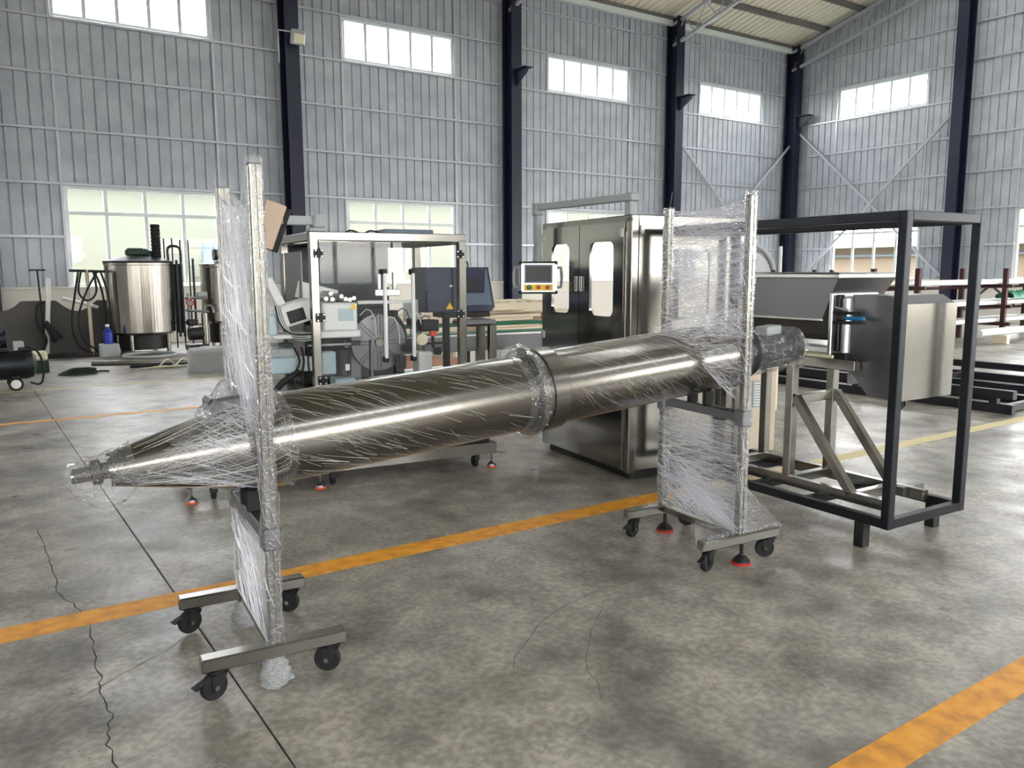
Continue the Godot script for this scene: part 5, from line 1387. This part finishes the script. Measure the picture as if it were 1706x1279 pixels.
	obj("hand_wheel", MB.new().path(ring_pts(Vector3(-0.14, 0.92, 0.22), 0.06, Vector3.RIGHT, Vector3.UP, 16), 0.01, 5, true), M.red, v)
	part(p, "control_box", Vector3(0.12, 1.05, 0.06), Vector3(0.18, 0.14, 0.1), M.grey_paint, 0.01)
	part(p, "motor_cover", Vector3(-0.1, 0.55, 0.12), Vector3(0.2, 0.12, 0.14), M.black, 0.02)
	obj("pipe_bend", hose([Vector3(0.13, 0.72, 0.12), Vector3(0.15, 0.84, 0.12), Vector3(0.26, 0.85, 0.12), Vector3(0.3, 0.72, 0.12)], 0.024, 7), M.steel_dull, p)

func make_left_corner() -> void:
	# dark plate with scalloped top edge, leaning by the wall
	var b := obj("steel_plate", MB.new().prism(scallop(), Transform3D(Basis(Vector3.RIGHT, -0.04), Vector3(0, 0.0, -16.95)), 0.02), M.plate)
	tag(b, "dark grey steel plate with scalloped top edge leaning near back wall", "plate")
	var r1 := thing("long_handled_scraper", "thin black scraper standing against the scalloped plate", "scraper", Vector3(1.27, 0, -16.86))
	rod(r1, "shaft", Vector3(0.03, 0.02, 0), Vector3(-0.01, 1.53, -0.03), 0.016, M.black)
	part(r1, "blade", Vector3(-0.01, 1.54, -0.03), Vector3(0.26, 0.03, 0.05), M.dark_steel, 0.006)
	var r2 := obj("white_tube", MB.new().cyl(Vector3(1.3, 0.02, -16.8), Vector3(1.43, 1.4, -16.9), 0.04, -1, 14), M.white_paint)
	tag(r2, "white plastic tube leaning against the scalloped plate", "tube")
	var hs := thing("bent_pipe", "dark bent pipe hooked on the scalloped plate", "pipe", Vector3(1.0, 0, -16.8))
	obj("pipe", hose([Vector3(0.3, 0.95, 0), Vector3(0.2, 0.9, 0.03), Vector3(0.18, 0.6, 0.05), Vector3(0.3, 0.3, 0.08), Vector3(0.2, 0.05, 0.1)], 0.025, 7), M.rubber, hs)
	obj("nozzle", MB.new().cyl(Vector3(0.3, 0.62, 0.06), Vector3(0.5, 0.28, 0.1), 0.05, 0.09, 12), M.rubber, hs)
	var lp := obj("tilted_pipe", MB.new().cyl(Vector3(1.62, 1.03, -16.9), Vector3(2.2, 0.85, -16.9), 0.03, -1, 12), M.white_paint)
	tag(lp, "short white pipe lying in the scallop of the dark plate", "pipe")
	var st := thing("hose_stand", "upright T-shaped hose stand beside the wide mixing tank", "stand", Vector3(1.98, 0, -16.3))
	rod(st, "pole", Vector3(0, 0.02, 0), Vector3(0, 1.55, 0), 0.03, M.beige)
	rod(st, "cross_bar", Vector3(-0.28, 1.53, 0), Vector3(0.3, 1.51, 0), 0.024, M.black)
	part(st, "base", Vector3(0, 0.015, 0), Vector3(0.5, 0.03, 0.4), M.black, 0.006)
	var loops := [[[-0.14, 1.5], [-0.22, 1.1], [-0.3, 0.6], [-0.22, 0.2], [0.0, 0.06]], [[-0.1, 1.52], [-0.16, 1.15], [-0.02, 1.0], [0.12, 1.15], [0.1, 1.5]], [[0.1, 1.52], [0.2, 1.2], [0.24, 0.7], [0.18, 0.3], [0.05, 0.08]], [[0.14, 1.5], [-0.05, 1.15], [-0.2, 0.7], [-0.14, 0.3], [0.06, 0.12]], [[0.2, 1.5], [0.28, 1.15], [0.32, 0.6], [0.26, 0.15], [0.4, 0.04]]]
	for k in loops.size():
		var pts := []
		for q in loops[k]: pts.append(Vector3(1.98 + q[0], q[1], -16.26 + 0.04 * k))
		var h := obj("rubber_hose", hose(pts, 0.019, 6), M.rubber)
		tag(h, "black rubber hose looped over the T-shaped hose stand", "hose", "black hoses on the hose stand")
	var fp := obj("hose_heap", MB.new().path(ring_pts(Vector3(1.4, 0.04, -16.1), 0.3, Vector3(1, 0, 0), Vector3(0, 0.04, 0.6), 24, 0.05), 0.03, 6, true).path(ring_pts(Vector3(1.28, 0.08, -16.05), 0.36, Vector3(1, 0.1, 0), Vector3(0, 0.03, 0.5), 24, 0.06), 0.026, 6, true), M.rubber)
	tag(fp, "heap of black hose on the floor below the hose stand", "hose")
	fp.set_meta("kind", "stuff")
	var bt := thing("blue_bottle", "blue plastic bottle beside the wide tank's leg", "bottle", Vector3(2.2, 0.24, -15.95))
	obj("body", MB.new().lathe([Vector2(0, 0), Vector2(0.075, 0), Vector2(0.08, 0.02), Vector2(0.08, 0.2), Vector2(0.03, 0.27), Vector2(0.03, 0.3), Vector2(0, 0.3)], Transform3D(), 20), M.bottle_blue, bt)
	obj("cap", MB.new().cyl(Vector3(0, 0.3, 0), Vector3(0, 0.34, 0), 0.034, -1, 14), M.white_paint, bt)
	var gb := obj("grey_crate", MB.new().box(Vector3(2.2, 0.12, -15.9), Vector3(0.3, 0.24, 0.3), 0.015), M.grey_paint)
	tag(gb, "grey box under the blue bottle in front of the tank", "box")
	var lr := obj("hoop", MB.new().path(ring_pts(Vector3(2.75, 0.06, -15.3), 0.42, Vector3.RIGHT, Vector3(0, 0.0, 1), 36), 0.026, 7, true), M.grey_paint)
	tag(lr, "grey hose bent in a hoop on the floor before the tank", "hose")
	var pp := obj("steel_pipe", MB.new().cyl(Vector3(1.75, 0.035, -14.6), Vector3(3.75, 0.035, -13.7), 0.035, -1, 14), M.steel)
	tag(pp, "long steel pipe lying on the floor in front of the tank", "pipe")
	var p2 := obj("dark_bar", MB.new().cyl(Vector3(2.2, 0.03, -13.9), Vector3(3.6, 0.03, -13.55), 0.03, -1, 10), M.dark_steel)
	tag(p2, "dark steel bar on the floor beside the long steel pipe", "bar")
	for k in 5:
		var a := Vector3(2.3 + 0.12 * k, 0.012, -13.55 - 0.05 * (k % 2))
		var w := obj("strapping_strip", hose([a, a + Vector3(0.12, 0.02, 0.1), a + Vector3(0.28, 0.12 if k % 2 else 0.02, 0.0), a + Vector3(0.42, 0.0, -0.14 + 0.07 * k)], 0.011, 4), M.cream)
		tag(w, "pale plastic strapping strip tangled on floor before the long pipe", "strip", "strapping strips on the floor")
	var co := thing("coiled_cable", "flat coil of dark cable on the open floor near air compressor", "cable", Vector3(1.42, 0, -13.5))
	for k in 4: obj("turn", MB.new().path(ring_pts(Vector3(0.02 * k, 0.015 + 0.02 * k, 0.01 * k), 0.24 - 0.025 * k, Vector3(1, 0, 0.1), Vector3(0, 0, 0.8), 26, 0.02), 0.014, 5, true), M.rubber if k % 2 else M.green_dark, co)
	obj("tail", hose([Vector3(0.2, 0.015, 0.0), Vector3(0.3, 0.03, 0.05), Vector3(0.42, 0.015, -0.02)], 0.014, 5), M.rubber, co)
	# air compressor
	var c := thing("air_compressor", "dark air compressor with horizontal tank on small wheels", "compressor", Vector3(0.3, 0, -12.2))
	obj("tank", MB.new().lathe([Vector2(0, -0.62), Vector2(0.1, -0.61), Vector2(0.17, -0.56), Vector2(0.19, -0.5), Vector2(0.19, 0.4), Vector2(0.17, 0.47), Vector2(0.1, 0.51), Vector2(0, 0.52)], Transform3D(Basis(Vector3.BACK, -PI / 2), Vector3(0, 0.32, 0)), 36), M.dark_steel, c)
	for q in [[0.26, 0.16], [0.26, -0.16], [-0.36, 0.16], [-0.36, -0.16]]:
		var w := obj("wheel", MB.new().cyl(Vector3(q[0], 0.085, q[1] - 0.02), Vector3(q[0], 0.085, q[1] + 0.02), 0.085, -1, 24, 0.008), M.rubber, c)
		obj("wheel_hub", MB.new().cyl(Vector3(q[0], 0.085, q[1] - 0.024), Vector3(q[0], 0.085, q[1] + 0.024), 0.058, -1, 20, 0.004), M.white_paint, w)
		obj("bracket", MB.new().box(Vector3(q[0], 0.14, q[1] * 0.8), Vector3(0.09, 0.1, 0.03), 0.004), M.dark_steel, c)
	part(c, "mount_plate", Vector3(-0.08, 0.515, 0), Vector3(0.6, 0.02, 0.26), M.dark_steel, 0.004)
	var m := rod(c, "motor", Vector3(-0.1, 0.66, 0), Vector3(0.2, 0.66, 0), 0.12, M.blue_black, 28)
	obj("fan_cover", MB.new().box(Vector3(0.0, 0.7, 0.0), Vector3(0.36, 0.4, 0.3), 0.09), M.blue_black, m)
	part(c, "pressure_switch", Vector3(0.33, 0.56, 0.0), Vector3(0.12, 0.12, 0.1), M.grey_paint, 0.01)
	part(c, "pressure_switch", Vector3(0.4, 0.52, 0.02), Vector3(0.16, 0.05, 0.08), M.dark_steel, 0.01)
	obj("air_hose", hose([Vector3(0.4, 0.56, 0.1), Vector3(0.52, 0.5, 0.14), Vector3(0.58, 0.3, 0.16), Vector3(0.54, 0.08, 0.18), Vector3(0.42, 0.1, 0.18)], 0.014, 6), M.rubber, c)
	var bb := thing("battery_box", "cream lidded box with dark green base behind the compressor", "box", Vector3(0.95, 0, -14.1))
	part(bb, "base", Vector3(0, 0.09, 0), Vector3(0.3, 0.18, 0.24), M.green_dark, 0.01)
	part(bb, "lid", Vector3(0, 0.25, 0), Vector3(0.28, 0.14, 0.22), M.cream, 0.03)
	# bubble-wrapped goods on the floor
	var rows := []
	for i in 13:
		var r := []
		for j in 25:
			var a := TAU * j / 24; var f := i / 12.0
			var sx := pow(absf(cos(a)), 0.35) * signf(cos(a)); var sz := pow(absf(sin(a)), 0.35) * signf(sin(a))
			var k := 1.0 if f < 0.85 else sqrt(maxf(0.0, 1.0 - pow((f - 0.85) / 0.15, 2.0)))
			var p := Vector3(sx * 0.5 * k, f * 0.37, sz * 0.28 * k)
			r.append(p * (1.0 + crumple(p, 0.03, 12.0)))
		rows.append(r)
	var bx := obj("wrapped_parcel", MB.new().surf(rows), M.bubble_wrap)
	bx.position = Vector3(3.35, 0.0, -12.85)
	bx.rotation_degrees.y = -14.0
	tag(bx, "bubble wrapped parcel on the floor behind the wrapped post stand", "parcel")
	# floodlight on the first column
	var fl := thing("floodlight", "square floodlight on a bracket high on the navy column", "lamp", Vector3(6.57, 6.5, -17.98))
	part(fl, "bracket", Vector3(-0.17, 0.16, 0.02), Vector3(0.36, 0.025, 0.03), M.girt, 0.003)
	rod(fl, "conduit", Vector3(-0.33, 0.16, -0.05), Vector3(-0.33, -0.5, -0.05), 0.012, M.girt)
	part(fl, "housing", Vector3(0.05, 0.05, 0.1), Vector3(0.3, 0.32, 0.12), M.grey_paint, 0.02, Basis(Vector3.RIGHT, 0.3))
	part(fl, "lens", Vector3(0.05, 0.0, 0.17), Vector3(0.24, 0.2, 0.02), M.lamp_glass, 0.006, Basis(Vector3.RIGHT, 0.3))

func scallop() -> Array:
	var p := [Vector2(-1.4, 0), Vector2(-1.4, 0.82), Vector2(0.4, 0.8), Vector2(0.68, 0.82)]
	for k in 6: p.append(Vector2(0.72 + 0.05 * k, 0.83 + 0.16 * pow(k / 5.0, 1.6)))
	p.append(Vector2(1.5, 0.99))
	for k in 11:
		var f := k / 10.0
		p.append(Vector2(1.53 + 0.66 * f, 0.98 - 0.19 * sin(f * PI)))
	p.append(Vector2(2.75, 0.97)); p.append(Vector2(2.75, 0))
	return p

# ---------------------------------------------------------------- timber and stock behind the machines
func make_timber() -> void:
	var t := thing("timber_workbench", "pale timber workbench frame behind the green conveyor", "workbench", Vector3(6.2, 0, -9.2))
	part(t, "top", Vector3(0, 0.72, 0), Vector3(1.1, 0.07, 0.7), M.wood, 0.006)
	for x in [-0.5, -0.1, 0.3, 0.5]:
		for z in [-0.3, 0.3]: part(t, "leg", Vector3(x, 0.345, z), Vector3(0.07, 0.69, 0.07), M.wood, 0.005)
	part(t, "stretcher", Vector3(0, 0.2, 0.3), Vector3(1.0, 0.06, 0.04), M.wood, 0.004)
	part(t, "stretcher", Vector3(0, 0.2, -0.3), Vector3(1.0, 0.06, 0.04), M.wood, 0.004)
	for k in 9:
		var b := part(self, numbered("plank"), Vector3(6.15 + 0.05 * sin(k * 2.1), 0.775 + 0.042 * (k / 2), -9.3 + 0.22 * (k % 2)), Vector3(0.95 - 0.05 * (k % 3), 0.04, 0.16), M.wood if k % 3 else M.wood_pink, 0.004, Basis(Vector3.UP, 0.06 * sin(k * 1.7)))
		tag(b, ("sawn pale plank" if k % 3 else "reddish sawn plank") + " stacked on the timber workbench", "plank", "planks stacked on the workbench")
	for q in [[5.0, 0.0, -9.6], [7.3, 0.0, -9.4]]:
		var c := thing("slatted_crate", "slatted timber crate standing left of the timber workbench" if q[0] < 6.0 else "slatted timber crate standing right of the timber workbench", "crate", Vector3(q[0], 0, q[2]), 6.0)
		for x in [-0.42, 0.42]:
			for z in [-0.3, 0.3]: part(c, "corner_post", Vector3(x, 0.4, z), Vector3(0.06, 0.8, 0.06), M.wood, 0.004)
		for k in 4:
			for z in [-0.335, 0.335]: part(c, "slat", Vector3(0, 0.1 + k * 0.21, z), Vector3(0.92, 0.1, 0.018), M.wood if k != 1 else M.wood_pink, 0.003)
			for x in [-0.46, 0.46]: part(c, "slat", Vector3(x, 0.1 + k * 0.21, 0), Vector3(0.018, 0.1, 0.62), M.wood, 0.003)
	for k in 3:
		var p := thing("pallet", ["timber pallet on top of the slatted crate left of the workbench", "timber pallet lying on the stacked planks", "timber pallet on top of the slatted crate right of the workbench"][k], "pallet", [Vector3(5.0, 0.81, -9.6), Vector3(6.2, 0.985, -9.2), Vector3(7.3, 0.81, -9.4)][k], [8.0, -5.0, 20.0][k])
		for q in 6: part(p, "board", Vector3(-0.42 + q * 0.168, 0.11, 0), Vector3(0.1, 0.02, 0.7), M.wood, 0.003)
		for z in [-0.3, 0.0, 0.3]: part(p, "runner", Vector3(0, 0.05, z), Vector3(0.94, 0.1, 0.07), M.wood if z != 0.0 else M.wood_pink, 0.004)
		for q in 4: part(p, "board", Vector3(-0.4 + q * 0.267, -0.0 + 0.005, 0), Vector3(0.1, 0.01, 0.7), M.wood, 0.002)
	var cb := thing("cardboard_box", "open brown cardboard box on the floor behind the stainless cabinet", "box", Vector3(7.0, 0, -7.6), 25.0)
	for s in [-1, 1]:
		part(cb, "side", Vector3(0.25 * s, 0.22, 0), Vector3(0.008, 0.44, 0.4), M.cardboard, 0.001)
		part(cb, "side", Vector3(0, 0.22, 0.2 * s), Vector3(0.5, 0.44, 0.008), M.cardboard, 0.001)
		part(cb, "flap", Vector3(0.32 * s, 0.5, 0), Vector3(0.2, 0.006, 0.4), M.cardboard, 0.001, Basis(Vector3.BACK, 0.6 * s))
	part(cb, "base", Vector3(0, 0.005, 0), Vector3(0.5, 0.01, 0.4), M.cardboard, 0.001)

func make_right_side() -> void:
	# vented box behind the transport frame
	var v := thing("vented_cabinet", "narrow beige electrical cabinet with louvred vent behind the transport frame", "cabinet", Vector3(5.4, 0, -4.4), -7.0)
	part(v, "body", Vector3(0, 0.5, 0), Vector3(0.34, 0.98, 0.3), M.beige, 0.008)
	part(v, "plinth", Vector3(0, 0.015, 0), Vector3(0.3, 0.03, 0.26), M.black, 0.0)
	var g := part(v, "vent", Vector3(0.0, 0.5, 0.153), Vector3(0.2, 0.22, 0.006), M.grey_paint, 0.002)
	for k in 9: obj("louvre", MB.new().box(Vector3(0.0, 0.41 + k * 0.022, 0.158), Vector3(0.18, 0.008, 0.008), 0.002, Basis(Vector3.RIGHT, 0.5)), M.white_paint, g)
	# cream machine with a drum behind the hopper
	var d := thing("drum_machine", "pale machine with a round drum half hidden behind the hopper", "machine", Vector3(7.0, 0, -5.75), -7.0)
	part(d, "body", Vector3(0, 0.6, 0), Vector3(0.5, 1.2, 0.5), M.cream, 0.02)
	part(d, "bracket", Vector3(0.1, 1.28, 0.2), Vector3(0.3, 0.16, 0.1), M.cream, 0.01)
	for k in 3: obj("drum_ring", MB.new().path(ring_pts(Vector3(-0.05, 1.4, 0.05 - 0.06 * k), 0.36 - 0.05 * k, Vector3.RIGHT, Vector3.UP, 40), 0.03, 8, true), M.grey_paint, d)
	obj("drum", MB.new().cyl(Vector3(-0.05, 1.4, -0.15), Vector3(-0.05, 1.4, 0.05), 0.33, -1, 40, 0.02), M.steel_dull, d)
	rod(d, "guide_post", Vector3(0.34, 1.2, 0.1), Vector3(0.34, 1.75, 0.1), 0.02, M.white_paint)
	# welded ladder frame lying on the floor
	var f := thing("floor_frame", "dark blue welded ladder frame lying flat on the floor beyond the transport frame", "frame", Vector3(10.3, 0, -5.7))
	for x in [-1.3, -0.5, 0.35, 1.3]: part(f, "beam", Vector3(x, 0.05, 0), Vector3(0.09, 0.1, 3.6), M.blue_black, 0.004)
	for z in [-1.7, 0.0, 1.7]: part(f, "cross_beam", Vector3(0, 0.05, z), Vector3(2.5, 0.08, 0.07), M.blue_black, 0.004)
	for x in [-1.3, 1.3]: part(f, "upper_beam", Vector3(x, 0.2, 0), Vector3(0.09, 0.09, 3.6), M.blue_black, 0.004)
	for x in [-1.3, 1.3]:
		for z in [-1.6, 0.0, 1.6]: part(f, "block", Vector3(x, 0.13, z), Vector3(0.08, 0.07, 0.08), M.blue_black, 0.002)
	# pipe rack in front of the right wall
	var r := thing("pipe_rack", "dark rust-red steel pipe rack in front of the right wall", "rack", Vector3(18.3, 0, -8.3))
	for q in [[0.0, 0.0], [0.0, -0.9], [3.0, 0.0], [3.0, -0.9], [-3.4, 0.0], [-3.4, -0.9], [5.4, 0.0], [5.4, -0.9]]:
		part(r, "post", Vector3(q[0], 0.76, q[1]), Vector3(0.09, 1.52, 0.09), M.rust, 0.005)
	for y in [0.35, 0.72, 1.15]:
		for x in [0.0, 3.0, 5.4]: part(r, "arm", Vector3(x, y, -0.45), Vector3(0.07, 0.07, 1.2), M.rust, 0.005)
		part(r, "arm", Vector3(-3.4, y, -0.45), Vector3(0.07, 0.07, 1.2), M.rust, 0.005)
	part(r, "tie_rail", Vector3(1.0, 1.1, -0.95), Vector3(8.8, 0.06, 0.05), M.rust, 0.004)
	part(r, "tie_rail", Vector3(1.0, 0.62, -0.95), Vector3(8.8, 0.06, 0.05), M.rust, 0.004)
	for x in [0.0, 3.0]:
		obj("diagonal", MB.new().bar(Vector3(x + 0.2, 0.65, -0.95), Vector3(x + 1.3, 1.1, -0.95), 0.04, 0.03), M.rust, r)
		obj("diagonal", MB.new().bar(Vector3(x + 2.6, 0.65, -0.95), Vector3(x + 1.5, 1.1, -0.95), 0.04, 0.03), M.rust, r)
	# stock lies along x on the arms
	var n := 0
	for tier in [[1.185, 7, 0.05], [0.755, 7, 0.048], [0.385, 6, 0.05]]:
		for k in tier[1]:
			var z: float = -8.42 - 0.108 * k
			var rr: float = tier[2] * (0.75 + 0.25 * absf(sin(k * 2.7 + n)))
			var x0: float = 16.2 - 1.6 * absf(sin(k * 1.9 + tier[0] * 7))
			var p := obj("stock_pipe", MB.new().cyl(Vector3(x0, tier[0] + rr, z), Vector3(24.0, tier[0] + rr, z), rr, -1, 12), [M.white_paint, M.aluminium, M.white_paint, M.cream][k % 4])
			tag(p, "%s stock pipe lying on the %s tier of the pipe rack" % [["white", "bare aluminium", "white", "cream"][k % 4], ["top", "middle", "lowest"][n]], "pipe", "pipes on the %s tier of the rack" % ["top", "middle", "lowest"][n])
		n += 1
	var lo := obj("floor_pipe", MB.new().cyl(Vector3(16.6, 0.25, -7.95), Vector3(23.6, 0.25, -8.0), 0.075, -1, 14), M.white_paint)
	tag(lo, "thick white pipe along the foot of the pipe rack", "pipe")
	for q in [[17.5, -7.95], [20.5, -7.97], [23.0, -8.0]]:
		var bl := obj("support_block", MB.new().box(Vector3(q[0], 0.087, q[1]), Vector3(0.12, 0.174, 0.3), 0.006), M.wood)
		tag(bl, "timber block under the thick white pipe", "block", "blocks under the thick white pipe")
	var tp := []
	for i in 9:
		var l := []
		for j in 21:
			var a := PI * i / 8.0; var u := j / 20.0
			l.append(Vector3(19.0 + u * 2.0, 0.865 + 0.16 * sin(a) + crumple(Vector3(u * 2, a, 0), 0.02, 9.0), -8.62 + 0.2 * cos(a)))
		tp.append(l)
	var ta := obj("green_tarpaulin", MB.new().surf(tp, Vector3.UP), M.green_belt)
	tag(ta, "crumpled green tarpaulin bundle on the pipe rack", "tarpaulin")
	var bb := thing("black_bar_bundle", "bundle of thin black bars beside the pipe rack's foot", "bars", Vector3(21.0, 0, -7.7))
	for k in 12: obj("bar", MB.new().cyl(Vector3(-0.8, 0.04 + 0.07 * (k / 4), 0.08 * (k % 4)), Vector3(1.8, 0.04 + 0.07 * (k / 4), 0.08 * (k % 4)), 0.034, -1, 8), M.blue_black, bb)
func make_things() -> void:
	make_labeller()
	make_blue_printer()
	make_belt()
	make_cabinet()
	make_crate_frame()
	make_feeder()
	make_tube()
	make_stand("wheeled post stand with bubble wrapped feet under the tube's conical end", Vector3(0.892, 0, -3.095), 0.56, true, 0)
	make_stand("wheeled post stand with red levelling feet under the tube's raised motor end", Vector3(3.25, 0, -2.95), 0.765, false, 1)
	make_tanks()
	make_left_corner()
	make_timber()
	make_right_side()
# ---------------------------------------------------------------- build
func _ready() -> void:
	var cam := Camera3D.new()
	cam.name = "camera"
	cam.fov = 50.74
	cam.near = 0.05; cam.far = 300.0
	cam.position = Vector3(0, 1.5, 0)
	cam.rotation_degrees = Vector3(-7.958, -34.397, -0.185)
	add_child(cam)
	var we := WorldEnvironment.new()
	we.name = "environment"
	var e := Environment.new()
	e.background_mode = Environment.BG_SKY
	var sm := ProceduralSkyMaterial.new()
	sm.sky_top_color = Color(0.94, 0.96, 0.99)
	sm.sky_horizon_color = Color(1.0, 0.985, 0.955)
	sm.ground_bottom_color = Color(0.5, 0.5, 0.48)
	sm.ground_horizon_color = Color(0.7, 0.7, 0.68)
	sm.sun_angle_max = 1.0
	var sk := Sky.new()
	sk.sky_material = sm
	e.sky = sk
	e.background_energy_multiplier = 25.0
	e.tonemap_mode = Environment.TONE_MAPPER_LINEAR
	e.tonemap_exposure = 1.0
	e.sdfgi_enabled = true; e.ssao_enabled = true; e.ssil_enabled = true
	we.environment = e
	add_child(we)
	rng.seed = 11
	make_materials()
	make_hall()
	make_things()
